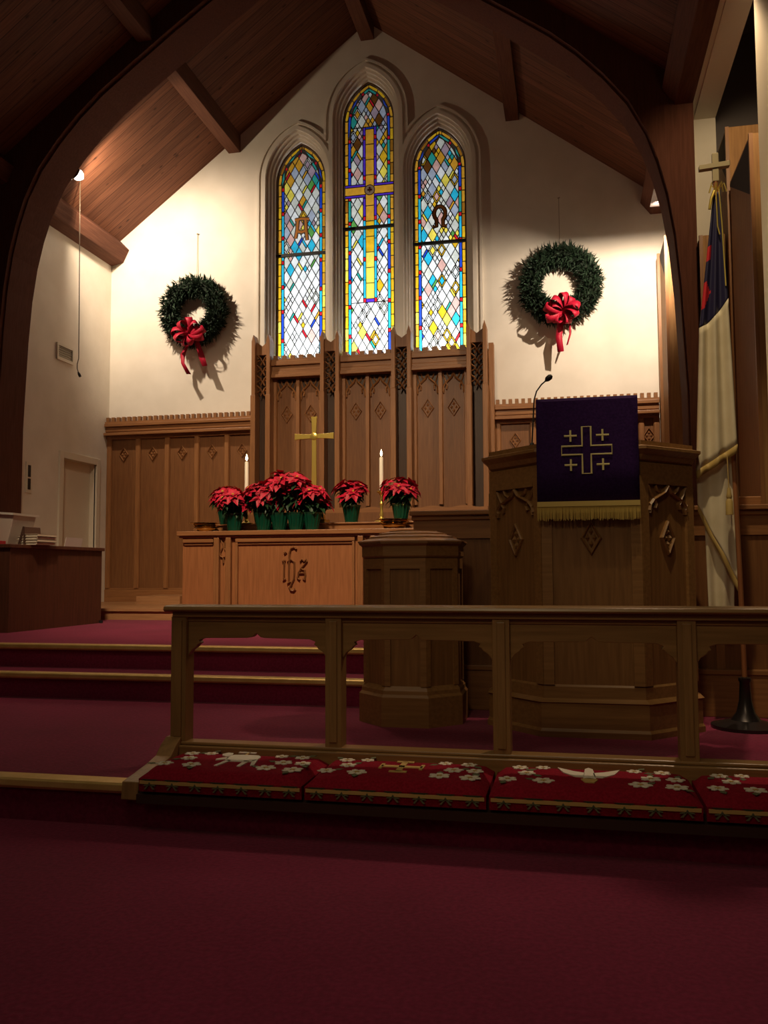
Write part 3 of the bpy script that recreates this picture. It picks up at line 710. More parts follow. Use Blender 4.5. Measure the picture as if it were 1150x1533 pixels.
organ_box(1.13, 1.30, 10.92, 11.18, Z3, 4.95, 'slim organ case in the back corner next to the right wreath', False)
organ_box(1.14, 1.30, 10.20, 10.80, Z3, 4.90, 'reddish organ case behind the right arch leg')

# ------------------------------------------------------------------ choir screen behind font and pulpit
t = thing('choir_screen', 'low oak choir screen running behind the font and pulpit', 'screen', (0.1, 5.7, Z1))
sx0 = -1.02
obj('screen_body', MB().box(sx0 + .02, 1.9, 5.56, 5.66, Z1, 1.40), OAKD, t)
obj('screen_cap', MB().box(sx0, 1.9, 5.50, 5.72, 1.405, 1.435).box(sx0 + .01, 1.9, 5.53, 5.69, 1.375, 1.405), OAKX, t, bevel=.005)
obj('upper_ledge', MB().box(.80, 1.14, 5.58, 5.68, 1.435, 1.49), OAKX, t, bevel=.005)
obj('frieze_rail', MB().box(sx0 + .02, 1.9, 5.545, 5.56, 1.255, 1.375), OAKX, t)
obj('plinth', MB().box(-.72, 1.9, 5.505, 5.56, Z1, .42).box(-.73, 1.9, 5.495, 5.56, .42, .45), OAKX, t, bevel=.004)
for x in (-1.0, -.45, .85, 1.35): obj('stile', MB().box(x, x + .05, 5.548, 5.56, .45, 1.255), OAK, t)

# ------------------------------------------------------------------ altar
AY = 8.0
t = thing('altar', 'oak altar with carved ihs monogram bearing cross, candles and poinsettias', 'altar', (CX, 8.35, Z2))
obj('altar_body', MB().box(-3.81, -1.45, AY + .05, 8.75, Z2, 1.40), OAKA, t)
obj('altar_top', MB().box(-3.85, -1.41, AY - .02, 8.80, 1.405, 1.45).box(-3.83, -1.43, AY + .0, 8.78, 1.385, 1.405), OAKX, t, bevel=.006)
for a, b in ((-3.80, -3.47), (-3.24, -2.02), (-1.79, -1.46)):
    obj('cove_moulding', MB().box(a, b, AY + .015, AY + .05, 1.335, 1.385).box(a + .01, b - .01, AY + .032, AY + .05, 1.31, 1.335), OAKX, t, bevel=.008)
for c in (-3.37, -1.90):
    for s in (-1, 1):
        obj('pilaster', MB().box(c + s * .062 - .028, c + s * .062 + .028, AY - .0, AY + .05, Z2, 1.385), OAK, t, bevel=.006)
    m_ = MB()
    for s in (-1, 1):
        m_.bars([(c + s * .035, 1.385), (c + s * .012, 1.33), (c + s * .01, 1.28), (c + s * .035, 1.235)], .012, .02, AY + .045)
        m_.bars([(c + s * .036, 1.24), (c + s * .03, 1.20), (c, 1.185)], .012, .022, AY + .045)
    m_.bars([(c, 1.185), (c, 1.13)], .014, .02, AY + .045)
    obj('pilaster_carving', m_, OAK, t)
for x in (-3.225, -2.035): obj('panel_bead', MB().box(x - .012, x + .012, AY + .02, AY + .05, Z2, 1.335), OAK, t, bevel=.004)
obj('altar_base', MB().box(-3.83, -1.43, AY + .01, AY + .06, Z2, .60), OAKX, t, bevel=.006)
# ihs
def P2(u, v_):  # monogram pixel (from centre) to altar front
    return (CX - .013 + (u - 438.5) * .0075 * .86, 1.045 - (v_ - 860.5) * .0065)
ih = MB(); yb_ = AY + .052
def st(pts, w=.017, cl=False):
    p = [P2((u / 3.966) + 410, (v_ / 3.966) + 800) for u, v_ in pts]; ih.bars(p, w, .028, yb_, 0, cl)
st([(48, 172), (50, 185), (48, 285)]); st([(38, 180), (58, 176)], .014); st([(42, 292), (60, 285)], .018)
st([(50, 133), (62, 124)], .026)
st([(128, 108), (112, 97), (92, 103), (83, 130), (81, 180), (79, 250), (80, 305)]); st([(70, 312), (90, 300)], .018)
st([(70, 182), (95, 170), (113, 183), (114, 240), (110, 285), (94, 318)]); st([(94, 318), (84, 335), (92, 352), (108, 355), (120, 346)], .022)
st([(150, 182), (162, 168), (178, 182), (188, 170), (192, 182), (172, 205), (155, 222)])
st([(155, 222), (176, 232), (182, 260), (180, 290), (168, 282)]); st([(155, 222), (140, 250), (134, 280), (148, 290)], .018); st([(145, 250), (175, 250)], .014)
obj('ihs_monogram', ih, OAKD, t, label='carved relief lettering ihs')  # same wood as the front, coloured darker in place of relief shadow
# gradine: shelf at the back of the altar
gz = 1.535
obj('gradine', MB().box(-3.80, -1.45, 8.36, 8.74, 1.45, gz - .015).box(-3.82, -1.43, 8.34, 8.76, gz - .015, gz), OAKX, t, bevel=.004)

# altar cross
def flare(mb, a, b, w0, w1, horiz, y0, y1, c):
    n = 8
    lo = []; hi = []
    for k in range(n + 1):
        u = k / n; p = a + (b - a) * u; w_ = w0 + (w1 - w0) * u ** 3
        lo.append((p, c - w_) if horiz else (c - w_, p)); hi.append((p, c + w_) if horiz else (c + w_, p))
    mb.prism(lo + hi[::-1], y0, y1, 'XZ')
cxp, cy, cz = -2.57, 8.50, 2.44
t = thing('altar_cross', 'polished brass cross standing on the altar behind the poinsettias', 'cross', (cxp, cy, gz))
m_ = MB(); flare(m_, cz, cz + .205, .024, .034, False, cy - .012, cy + .012, cxp); flare(m_, cz, 1.68, .024, .036, False, cy - .012, cy + .012, cxp); obj('cross_upright', m_, BRASS, t, bevel=.004)
m_ = MB(); flare(m_, cxp, cxp - .21, .024, .034, True, cy - .012, cy + .012, cz); flare(m_, cxp, cxp + .21, .024, .034, True, cy - .012, cy + .012, cz); obj('cross_arms', m_, BRASS, t, bevel=.004)
obj('rosette', MB().lathe([(.04, 0), (.035, .008), (.02, .012), (.001, .014)], 16, (0, 0, 0)), BRASS, t, local=True)
t.children[-1].rotation_euler = (PI / 2, 0, 0); t.children[-1].location = (0, -.012, cz - gz)
obj('stepped_base', MB().box(cxp - .14, cxp + .14, cy - .10, cy + .10, gz, gz + .04).box(cxp - .10, cxp + .10, cy - .07, cy + .07, gz + .04, gz + .09).box(cxp - .06, cxp + .06, cy - .04, cy + .04, gz + .09, gz + .15), BRASS, t, bevel=.004)

def candle(x, label):
    t = thing('candlestick', label, 'candlestick', (x, 8.50, gz))
    c = (x, 8.50, gz)
    obj('candlestick_stem', MB().lathe([(.075, 0), (.072, .015), (.035, .03), (.016, .055), (.022, .08), (.014, .11), (.014, .17), (.024, .19), (.014, .21), (.012, .27), (.03, .295), (.05, .31), (.05, .318), (.016, .32)], 20, c), BRASS, t, smooth=True)
    obj('candle', MB().lathe([(.021, .318), (.020, .655), (.014, .665), (.002, .662)], 16, c), WAX, t, smooth=True)
    obj('wick', MB().lathe([(.002, .66), (.002, .68)], 6, c), BLACK, t)
    obj('flame', MB().lathe([(.003, .675), (.011, .69), (.012, .705), (.007, .725), (.001, .745)], 10, c), FLAME, t, smooth=True)
candle(-3.31, 'brass candlestick with lit ivory candle behind the leftmost poinsettias')
candle(-1.86, 'brass candlestick with lit ivory candle beside the right collection plates')

PLATE = mat('plate_brass', (0.80, 0.56, 0.20), 0.14, 1.0)
def plate(x, y, z, r, label):
    t = thing('offering_plate', label, 'plate', (x, y, z), 'brass offering plates on the altar')
    obj('bowl', MB().lathe([(r * .60, 0), (r * .66, .004), (r * .78, .034), (r, .042), (r, .046), (r * .76, .041), (r * .62, .009), (r * .05, .007)], 32, (x, y, z)), PLATE, t, smooth=True)
    obj('felt_pad', MB().lathe([(r * .60, .0095), (r * .60, .013)], 24, (x, y, z)), mat('red_felt', (.25, .01, .02), .9), t)
for k, (r, dz) in enumerate(((.13, 0), (.13, .022), (.15, .044))):
    plate(-3.62 + (.0 if k < 2 else -.02), 8.18, 1.451 + dz, r, ['bottom', 'middle', 'top'][k] + ' brass plate of the stack on the left end of the altar')
for k, (r, dz) in enumerate(((.15, 0), (.15, .024), (.175, .048))):
    plate(-1.66, 8.17, 1.451 + dz, r, ['bottom', 'middle', 'top'][k] + ' brass plate of the stack on the right end of the altar')

# ------------------------------------------------------------------ poinsettias
def leafgeo(mb, base, direc, length, width, droop, mi=0, upv=Vector((0, 0, 1))):
    d_ = Vector(direc).normalized(); side = d_.cross(upv)
    if side.length < .05: side = Vector((1, 0, 0))
    side.normalize(); nrm = side.cross(d_).normalized()
    prof = [(0, .08), (.2, .62), (.42, 1.0), (.65, .78), (.85, .36), (1.0, 0.02)]
    vs = []; b = Vector(base)
    for u, w_ in prof:
        c = b + d_ * length * u - nrm * droop * length * u * u
        hw = side * width * .5 * w_
        vs += [c - hw + nrm * width * .10 * w_, c, c + hw + nrm * width * .10 * w_]
    fs = []
    for i in range(len(prof) - 1):
        fs += [(i * 3, i * 3 + 1, i * 3 + 4, i * 3 + 3), (i * 3 + 1, i * 3 + 2, i * 3 + 5, i * 3 + 4)]
    mb.add(vs, fs, mi)
def poinsettia(seed, loc, label, spread=.20, height=.38, potr=.088, poth=.17):
    rnd = random.Random(seed)
    t = thing('potted_poinsettia', label, 'potted plant', loc, 'red poinsettias on the altar')
    m_ = MB(); pr = []
    n = 28; prof = [(.68, 0), (.72, .02), (.86, .55), (1.0, .95), (1.10, 1.05), (1.04, 1.06), (.95, .96)]
    for j, (rr, zz) in enumerate(prof):
        for k in range(n):
            a = 2 * PI * k / n; wv = 1 + (.035 * math.sin(k * PI) + .045 * ((k % 2) * 2 - 1) * (zz > .3)); pr.append((potr * rr * wv * math.cos(a), potr * rr * wv * math.sin(a), poth * zz))
    fs = [(j * n + k, j * n + (k + 1) % n, (j + 1) * n + (k + 1) % n, (j + 1) * n + k) for j in range(len(prof) - 1) for k in range(n)] + [tuple(range(n - 1, -1, -1))]
    m_.add(pr, fs); obj('foil_pot', m_, FOIL, t, local=True)
    obj('soil', MB().lathe([(potr * .96, poth * .88), (potr * .96, poth * .90)], 20), SOIL, t, local=True)
    stems = MB(); leaves = MB(); br = MB(); cy_ = MB()
    heads = [(0, 0, height)]
    for k in range(8):
        a = k * PI / 4 + rnd.uniform(-.25, .25); r_ = spread * rnd.uniform(.45, .72); heads.append((r_ * math.cos(a), r_ * math.sin(a), poth + (height - poth) * rnd.uniform(.42, .92)))
    for hx, hy, hz in heads:
        stems.tube([(hx * .15, hy * .15, poth * .85), (hx * .55, hy * .55, (poth + hz) * .5), (hx, hy, hz)], .0045, 5)
        tilt = Vector((hx, hy, .16)).normalized() if hx or hy else Vector((0, 0, 1))
        ua = tilt.cross(Vector((.3, 1, .2))).normalized(); ub = tilt.cross(ua)
        for ringi, (nb, ln, el) in enumerate(((7, .115, .02), (6, .085, .32), (4, .05, .7))):
            o_ = rnd.uniform(0, 6.28)
            for k in range(nb):
                a = o_ + 2 * PI * k / nb + rnd.uniform(-.25, .25)
                d_ = (ua * math.cos(a) + ub * math.sin(a)) + tilt * (el + rnd.uniform(-.15, .15))
                leafgeo(br, Vector((hx, hy, hz)) + tilt * .004 * ringi, d_, ln * rnd.uniform(.85, 1.2), .070 if ringi == 0 else .052, rnd.uniform(.15, .5), 0, tilt)
        for k in range(5):
            a = 2 * PI * k / 5; c = Vector((hx, hy, hz)) + tilt * .018 + (ua * math.cos(a) + ub * math.sin(a)) * .008
            cy_.tube([c - tilt * .006, c, c + tilt * .006], [.002, .005, .002], 5)
        for k in range(7):
            a = rnd.uniform(0, 6.28); u = rnd.uniform(.30, .85)
            b_ = Vector((hx * u, hy * u, poth + (hz - poth) * u)); d_ = Vector((math.cos(a), math.sin(a), rnd.uniform(-.65, .05)))
            leafgeo(leaves, b_, d_, rnd.uniform(.09, .13), .062, rnd.uniform(.2, .7))
    obj('stems', stems, LEAF, t, local=True); obj('green_leaves', leaves, LEAF, t, local=True)
    obj('red_bracts', br, RED, t, local=True); obj('yellow_centres', cy_, CYA, t, local=True)
    return t
PS = [(-3.52, 8.46, gz, 'poinsettia leftmost on the altar, on the back shelf', .17, .22, .9),
      (-3.31, 8.17, 1.451, 'poinsettia in front of the left candle', .18, .21, .95),
      (-3.13, 8.46, gz, 'poinsettia at the back between left candle and brass cross', .18, .26, 1.0),
      (-3.00, 8.18, 1.451, 'poinsettia left front of the centre cluster', .19, .30, 1.0),
      (-2.84, 8.20, 1.451, 'tall poinsettia just left of the brass cross, with two pots beside it', .20, .42, 1.06),
      (-2.66, 8.18, 1.451, 'tallest poinsettia standing before the cross base', .20, .40, 1.06),
      (-2.50, 8.20, 1.451, 'poinsettia right front of the centre cluster', .18, .27, 1.0),
      (-2.17, 8.48, gz, 'poinsettia right of the centre cluster, on the back shelf', .15, .25, .9),
      (-1.66, 8.50, gz, 'rightmost poinsettia, beside the right candle', .19, .27, .95)]
for i, (x, y, z, lab, sp_, ht, sc) in enumerate(PS):
    q = poinsettia(10 + i, (x, y, z), lab, sp_ + .04, ht + .16); q.rotation_euler = (0, 0, i * 1.3)

# ------------------------------------------------------------------ wreaths
def wreath(x, z, R, label, seed, wire_top, tails):
    rnd = random.Random(seed); y = YB - .13
    t = thing('christmas_wreath', label, 'wreath', (x, y, z))
    ctr = Vector((0, 0, 0)); fo = MB()
    core = MB().tube([(R * math.cos(2 * PI * k / 32), .01, R * math.sin(2 * PI * k / 32)) for k in range(32)], .085, 10, 0, True); obj('wreath_frame', core, mat('wreath_core', (.008, .016, .008), .9), t, local=True)
    for k in range(3000):
        a = rnd.uniform(0, 2 * PI); b = rnd.uniform(0, 2 * PI)
        rad = Vector((math.cos(a), 0, math.sin(a))); yy = Vector((0, 1, 0)); tan = Vector((-math.sin(a), 0, math.cos(a)))
        nv = rad * math.cos(b) + yy * math.sin(b)
        p = rad * R + nv * rnd.uniform(.05, .115)
        if p.y > .10: continue
        d_ = (nv * rnd.uniform(.5, 1.3) + tan * rnd.uniform(-.6, 1.0) + Vector([rnd.uniform(-.4, .4) for _ in range(3)])).normalized()
        L = rnd.uniform(.06, .125)
        if (p + d_ * L).y > .115: d_.y = -abs(d_.y) * .3
        leafgeo(fo, p, d_, L, .019, rnd.uniform(-.3, .4)); leafgeo(fo, p, d_ + Vector([rnd.uniform(-.35, .35) for _ in range(3)]), L * .8, .018, .1, 0, Vector((rnd.random(), rnd.random(), .2)))
    obj('fir_foliage', fo, FIR, t, local=True)
    # bow
    bc = Vector((.02, -.14, -R - .015)); bow = thing  # centre
    lp = MB()
    def loop(ang, L, w_, tilt):
        d_ = Vector((math.cos(ang), -.25 + tilt, math.sin(ang))).normalized(); nn = Vector((-math.sin(ang), 0, math.cos(ang))) * .62 + Vector((0, 1, 0)) * rnd.choice((-1, 1)) * .78; nn = (nn - d_ * nn.dot(d_)).normalized(); n = 14
        vs = []
        for k in range(n + 1):
            u = k / n * 2 * PI; r_ = L * (1 - math.cos(u)) / 2; h = math.sin(u) * L * .30
            c = bc + d_ * r_ * 1.3 + nn * h * 1.25; sd = d_.cross(nn) * w_ * (.45 + .55 * (1 - math.cos(u)) / 2) / 2
            vs += [c - sd, c + sd]
        lp.add(vs, [(2 * k, 2 * k + 1, 2 * k + 3, 2 * k + 2) for k in range(n)])
    for ang, L in ((.25, .20), (2.9, .20), (.85, .17), (2.25, .18), (-.35, .18), (-2.75, .18), (1.5, .19), (-1.1, .14), (-2.0, .14), (.5, .13), (2.6, .13)):
        loop(ang + rnd.uniform(-.1, .1), L, .10, rnd.uniform(-.5, .1))
    b1 = obj('bow_loops', lp, RIB, t, local=True, smooth=True); md_ = b1.modifiers.new('s', 'SOLIDIFY'); md_.thickness = .003
    k_ = MB(); k_.lathe([(.001, -.035), (.025, -.03), (.034, 0), (.025, .03), (.001, .035)], 12, bc + Vector((0, -.02, 0))); obj('bow_knot', k_, RIB, t, local=True, smooth=True)
    for tl in tails:
        m_ = MB(); vs = []; w_ = tl[-1]; pts = tl[:-1]
        for i, (dx, dz) in enumerate(pts):
            c = bc + Vector((dx, .05 + .02 * math.sin(i * 1.4), dz)); hw = Vector((w_ / 2, -.012 * (1 if i % 2 else -1), .0))
            vs += [c - hw, c + hw]
        m_.add(vs, [(2 * k, 2 * k + 1, 2 * k + 3, 2 * k + 2) for k in range(len(pts) - 1)])
        c = bc + Vector((pts[-1][0], .05, pts[-1][1] + .05)); r_ = obj('ribbon_tail', m_, RIB, t, local=True, smooth=True); md_ = r_.modifiers.new('s', 'SOLIDIFY'); md_.thickness = .003
    obj('hanging_wire', MB().tube([(0, .10, R + .05), (0, .115, wire_top - z)], .004, 5).tube([(-.012, .115, wire_top - z), (.012, .10, wire_top - z)], .008, 6), mat('thin_wire', (.35, .28, .2), .5), t, local=True)
wreath(-5.12, 4.70, .362, 'green fir wreath with red bow, left of the stained glass windows', 3, 5.86,
       [[(-.02, 0), (-.07, -.12), (-.13, -.25), (-.12, -.38), (-.03, -.54), .06], [(.04, 0), (.09, -.14), (.15, -.30), (.21, -.44), .085]])
wreath(-0.06, 4.70, .385, 'green fir wreath with red bow, right of the stained glass windows', 9, 5.89,
       [[(-.02, 0), (-.03, -.14), (-.05, -.30), (-.03, -.50), .08], [(.05, 0), (.09, -.15), (.09, -.28), (.05, -.42), .022]])

# ------------------------------------------------------------------ baptismal font
def octa(cx_, cy_, hw, ch, hd=None, grow=0):
    hd = hd or hw; a, b = hw + grow, hd + grow; c = ch + grow * .41
    return [(cx_ - a + c, cy_ - b), (cx_ + a - c, cy_ - b), (cx_ + a, cy_ - b + c), (cx_ + a, cy_ + b - c), (cx_ + a - c, cy_ + b), (cx_ - a + c, cy_ + b), (cx_ - a, cy_ + b - c), (cx_ - a, cy_ - b + c)]
def tiers(mb, tl, z): # list of polygons w/ z
    n = len(tl[0][0]); vs = [(p[0], p[1], zz) for poly, zz in tl for p in poly]; fs = []
    for j in range(len(tl) - 1):
        for k in range(n): fs.append((j * n + k, j * n + (k + 1) % n, (j + 1) * n + (k + 1) % n, (j + 1) * n + k))
    fs += [tuple(range(n - 1, -1, -1)), tuple((len(tl) - 1) * n + k for k in range(n))]
    mb.add(vs, fs)
fx, fy = -.925, 5.12
t = thing('baptismal_font', 'octagonal oak font with stepped lid between altar and pulpit', 'font', (fx, fy, Z1))
F = lambda g: octa(fx, fy, .27, .155, None, g)
m_ = MB(); tiers(m_, [(F(0), .38), (F(0), 1.14)], 0); obj('font_body', m_, OAKB, t)
m_ = MB(); tiers(m_, [(F(.035), Z1), (F(.035), .335), (F(.022), .35), (F(.02), .37), (F(.004), .395)], 0); obj('font_base', m_, OAKBX, t)
m_ = MB(); tiers(m_, [(F(.0), 1.12), (F(.012), 1.125), (F(.018), 1.135), (F(.018), 1.19), (F(.035), 1.205), (F(.035), 1.213)], 0); obj('font_rim', m_, OAKBX, t)
m_ = MB(); tiers(m_, [(F(.04), 1.213), (F(.04), 1.222), (F(-.02), 1.240), (F(-.02), 1.249), (F(-.075), 1.262), (F(-.075), 1.270), (F(-.13), 1.282), (F(-.13), 1.288)], 0); obj('font_lid', m_, OAKF, t)
P_ = F(0)
def face_frame(mb, a, b, z0, z1, w_=.045, d=.014, top=.09):
    a = Vector((*a, 0)); b = Vector((*b, 0)); e = (b - a); L = e.length; e.normalize(); nrm = Vector((e.y, -e.x, 0))
    def bx(u0, u1, zz0, zz1, dd=d):
        vs = []
        for dd_ in (0, dd):
            for u, z in ((u0, zz0), (u1, zz0), (u1, zz1), (u0, zz1)):
                p = a + e * u + nrm * dd_; vs.append((p.x, p.y, z))
        mb.add(vs, [(0, 1, 2, 3), (4, 7, 6, 5), (0, 4, 5, 1), (1, 5, 6, 2), (2, 6, 7, 3), (3, 7, 4, 0)])
    bx(-.005, w_, z0, z1); bx(L - w_, L + .005, z0, z1); bx(w_, L - w_, z1 - top, z1)
    return a, e, nrm, L
for i in range(8):
    m_ = MB(); face_frame(m_, P_[i], P_[(i + 1) % 8], .395, 1.12, .028, .012, .06); obj('panel_frame', m_, OAKBX, t)

# ------------------------------------------------------------------ pulpit
px_, py_ = .11, 5.09
t = thing('pulpit', 'large octagonal oak pulpit with carved tracery, draped with purple cloth', 'pulpit', (px_, py_, Z1))
G = lambda g: octa(px_, py_, .545, .29, .35, g)
m_ = MB(); tiers(m_, [(G(0), .40), (G(0), 1.64)], 0); obj('pulpit_body', m_, OAKB, t)
m_ = MB(); tiers(m_, [(G(.045), Z1), (G(.045), .20), (G(.035), .215), (G(.035), .345), (G(.045), .352), (G(.012), .37), (G(.01), .43), (G(.0), .44)], 0); obj('pulpit_plinth', m_, OAKBX, t)
m_ = MB(); tiers(m_, [(G(0), 1.62), (G(.02), 1.635), (G(.03), 1.66), (G(.06), 1.685), (G(.06), 1.70), (G(.02), 1.712), (G(.02), 1.735)], 0); obj('pulpit_cornice', m_, OAKBX, t)
P_ = G(0)
for i in (7, 0, 1, 2, 6):
    A, B = P_[i], P_[(i + 1) % 8]
    m_ = MB(); a, e, nrm, L = face_frame(m_, A, B, .44, 1.62, .05, .018, .10); obj('panel_frame', m_, OAKBX, t)
    # ornament built flat then wrapped on the face
    def wrap(fn, name):
        q = MB(); fn(q); vs = []
        for (x, y, z) in q.v: p = a + e * x + nrm * (-y); vs.append((p.x, p.y, z))
        q.v = vs; obj(name, q, OAKBX, t)
    wrap(lambda q: tracery(q, .05, L - .05, 1.36, 1.50, 0, .016), 'tracery_head')
    wrap(lambda q: q.box(.05, L - .05, -.024, 0, 1.505, 1.525), 'panel_cornice')
    wrap(lambda q: lozenge(q, L / 2, 1.22, 0, .095, .17), 'carved_lozenge')
# reading desk
m_ = MB(); m_.prism([(4.72, 1.735), (4.72, 1.95), (4.84, 1.955), (5.22, 1.78), (5.22, 1.735)], -.15, .34, 'YZ'); obj('reading_desk', m_, OAKBX, t)
# pulpit fall
fy_ = 4.672
t = thing('pulpit_fall', 'purple pulpit cloth with gold Jerusalem cross and gold fringe', 'cloth', (.095, fy_, 1.40))
x0, x1 = -.168, .362
sect = [(5.20, 1.80), (5.0, 1.90), (4.84, 1.972), (4.76, 1.980), (4.695, 1.972), (4.680, 1.955), (4.676, 1.80), (4.674, 1.60), (4.672, 1.405)]
m_ = MB(); nx = 12; vs = []
for (y, z) in sect:
    for k in range(nx + 1):
        u = k / nx; wob = .004 * math.sin(u * 9 + z * 3) * (1 if z < 1.95 and y < 4.73 else 0); vs.append((x0 + (x1 - x0) * u, y + wob, z))
m_.add(vs, [(j * (nx + 1) + k, j * (nx + 1) + k + 1, (j + 1) * (nx + 1) + k + 1, (j + 1) * (nx + 1) + k) for j in range(len(sect) - 1) for k in range(nx)])
c_ = obj('cloth_panel', m_, PURP, t, smooth=True); q = c_.modifiers.new('s', 'SOLIDIFY'); q.thickness = .006
e_ = MB(); yc = fy_ - .007
def line(pts, w_=.010, cl=True): e_.bars(pts, w_, .004, yc, 0, cl)
ccx, ccz = .095, 1.683; h = .023; Lh, Lv = .130, .125
a_ = h
line([(ccx - a_, ccz + Lv), (ccx + a_, ccz + Lv), (ccx + a_, ccz + a_), (ccx + Lh, ccz + a_), (ccx + Lh, ccz - a_), (ccx + a_, ccz - a_), (ccx + a_, ccz - Lv), (ccx - a_, ccz - Lv), (ccx - a_, ccz - a_), (ccx - Lh, ccz - a_), (ccx - Lh, ccz + a_), (ccx - a_, ccz + a_)])
for sx in (-1, 1):
    for sz in (-1, 1):
        qx, qz = ccx + sx * .083, ccz + sz * .078
        line([(qx - .033, qz), (qx + .033, qz)], .010, False); line([(qx, qz - .031), (qx, qz + .031)], .010, False)
obj('embroidered_cross', e_, GOLDE, t, label='gold outlined cross with four small crosses')
fr_ = MB(); fr_.box(x0, x1, fy_ - .010, fy_ + .004, 1.385, 1.412)
rnd = random.Random(5); k = x0
while k < x1:
    l_ = rnd.uniform(.070, .082); d_ = rnd.uniform(-.003, .003)
    fr_.tube([(k, fy_ - .004, 1.39), (k + d_ * .5, fy_ - .006, 1.35), (k + d_, fy_ - .003 + rnd.uniform(-.004, .004), 1.39 - l_)], .0022, 4); k += .0042
obj('gold_fringe', fr_, GOLDT, t)
# gooseneck microphone
t = thing('gooseneck_microphone', 'black gooseneck microphone standing left of the purple cloth', 'microphone', (-.205, 5.02, 1.735))
obj('mic_base', MB().lathe([(.02, 0), (.018, .03), (.008, .05)], 12, (-.205, 5.02, 1.735)), BLACK, t, smooth=True)
obj('gooseneck', MB().tube([(-.205, 5.02, 1.78), (-.200, 5.03, 1.86), (-.195, 5.04, 1.95), (-.190, 5.05, 2.04), (-.175, 5.05, 2.09), (-.145, 5.05, 2.13), (-.118, 5.05, 2.152)], .0042, 8), BLACK, t, smooth=True)
obj('mic_head', MB().tube([(-.122, 5.05, 2.148), (-.113, 5.05, 2.158), (-.095, 5.05, 2.172), (-.086, 5.05, 2.18)], [.006, .016, .017, .008], 12), BLACK, t, smooth=True)

# ------------------------------------------------------------------ flag
t = thing('church_flag', 'ivory and navy flag with red cross hanging on a pole in a round stand', 'flag', (.92, 5.16, Z1))
pole = [(.935, 5.16, Z1 + .25), (.93, 5.16, .9), (.915, 5.16, 1.7), (.885, 5.16, 2.7), (.865, 5.16, 3.30)]
obj('flagpole', MB().tube(pole, .014, 10), wood('pole_wood', (.25, .09, .035), (.33, .13, .05)), t, smooth=True)
obj('flag_stand', MB().lathe([(.185, 0), (.185, .018), (.15, .026), (.08, .045), (.05, .085), (.034, .15), (.028, .25), (.034, .26), (.034, .275), (.018, .28)], 28, (.935, 5.16, Z1)), STEEL, t, smooth=True)
obj('cross_finial', MB().box(.848, .884, 5.145, 5.175, 3.29, 3.46).prism([(.775, 3.365), (.945, 3.375), (.945, 3.405), (.775, 3.392)], 5.139, 5.181, 'XZ'), mat('finial_bronze', (.42, .34, .20), .5, .3), t, bevel=.004)
def cloth(name, top, bot, mi_fn, mats, yb, amp, n=20, mrows=24, yl=0):
    # top/bot: lists of (x,z) endpoints left->right ; rows interpolate curves given as functions
    m_ = MB(); vs = []
    for j in range(mrows + 1):
        v_ = j / mrows
        for k in range(n + 1):
            u = k / n; xt, zt = top(u); xb, zb2 = bot(u)
            x = xt + (xb - xt) * v_; z = zt + (zb2 - zt) * v_
            vs.append((x, yb + amp(u, z), z))
    m_.add(vs, []);
    for j in range(mrows):
        for k in range(n):
            m_.f.append((j * (n + 1) + k, j * (n + 1) + k + 1, (j + 1) * (n + 1) + k + 1, (j + 1) * (n + 1) + k)); m_.mi.append(mi_fn(k / n, j / mrows) if mi_fn else 0)
    o = obj(name, m_, mats, t, smooth=True); s_ = o.modifiers.new('s', 'SOLIDIFY'); s_.thickness = .003; return o
lerp = lambda a, b, u: (a[0] + (b[0] - a[0]) * u, a[1] + (b[1] - a[1]) * u)
amp = lambda u, z: -.018 * math.sin(u * 15) * min(1, max(.15, (3.25 - z))) - .02
def cmid(u): return lerp((.742, 2.42), (.902, 2.58), u)[0], 2.42 + .02 * u + .14 * u ** 1.6
def chem(u): return lerp((.702, 1.60), (.925, 1.745), u)
def chem2(u): return lerp((.702, 1.555), (.925, 1.70), u)
obj_c = cloth('navy_canton', lambda u: lerp((.838, 3.18), (.880, 3.22), u), cmid, lambda u, v_: 1 if (u < .30 and (.38 < v_ < .50) and u < .22) or (v_ > .64 and v_ < .86 and u < .34 - abs(v_ - .75) * 2.4) else 0, [NAVY, FLAGR], 5.12, amp, 28, 44)
obj_c['label'] = 'navy satin with parts of a red cross showing in the folds'
cloth('ivory_field', cmid, chem, None, [FLAGW], 5.12, amp, 28, 20)
cloth('gold_hem', chem, chem2, None, [FRNG], 5.118, amp, 28, 2)
amp2 = lambda u, z: .02 - .015 * math.sin(u * 11 + 1)
cloth('under_fold', lambda u: lerp((.712, 1.64), (.925, 1.72), u), lambda u: lerp((.712, 1.42), (.925, .97), u ** 1.0), None, [FLAGW], 5.14, amp2)
cloth('under_fold_hem', lambda u: lerp((.712, 1.42), (.925, .97), u), lambda u: lerp((.712, 1.375), (.925, .905), u), None, [FRNG], 5.138, amp2, 20, 2)
cloth('lower_fold', lambda u: lerp((.752, 1.45), (.918, 1.3), u), lambda u: lerp((.762, .80), (.900, .80), u), None, [FLAGW], 5.19, amp2)
cd = MB()
for s in (-1, 1): cd.tube([(.862 + s * .008, 5.09, 3.22), (.868 + s * .012, 5.085, 3.0), (.878 + s * .012, 5.085, 2.80 - s * .15)], .004, 6)
for k in range(7):
    a = k * .9; cd.tube([(.862, 5.11, 3.22), (.862 + .035 * math.cos(a), 5.10 - .02, 3.245 + .012 * math.sin(a * 2)), (.862 + .05 * math.cos(a), 5.09, 3.20)], .004, 6)
cd.tube([(.845, 5.09, 3.21), (.825, 5.08, 3.16), (.815, 5.08, 3.10)], .008, 6)
obj('gold_cord', cd, BRASS, t, smooth=True)
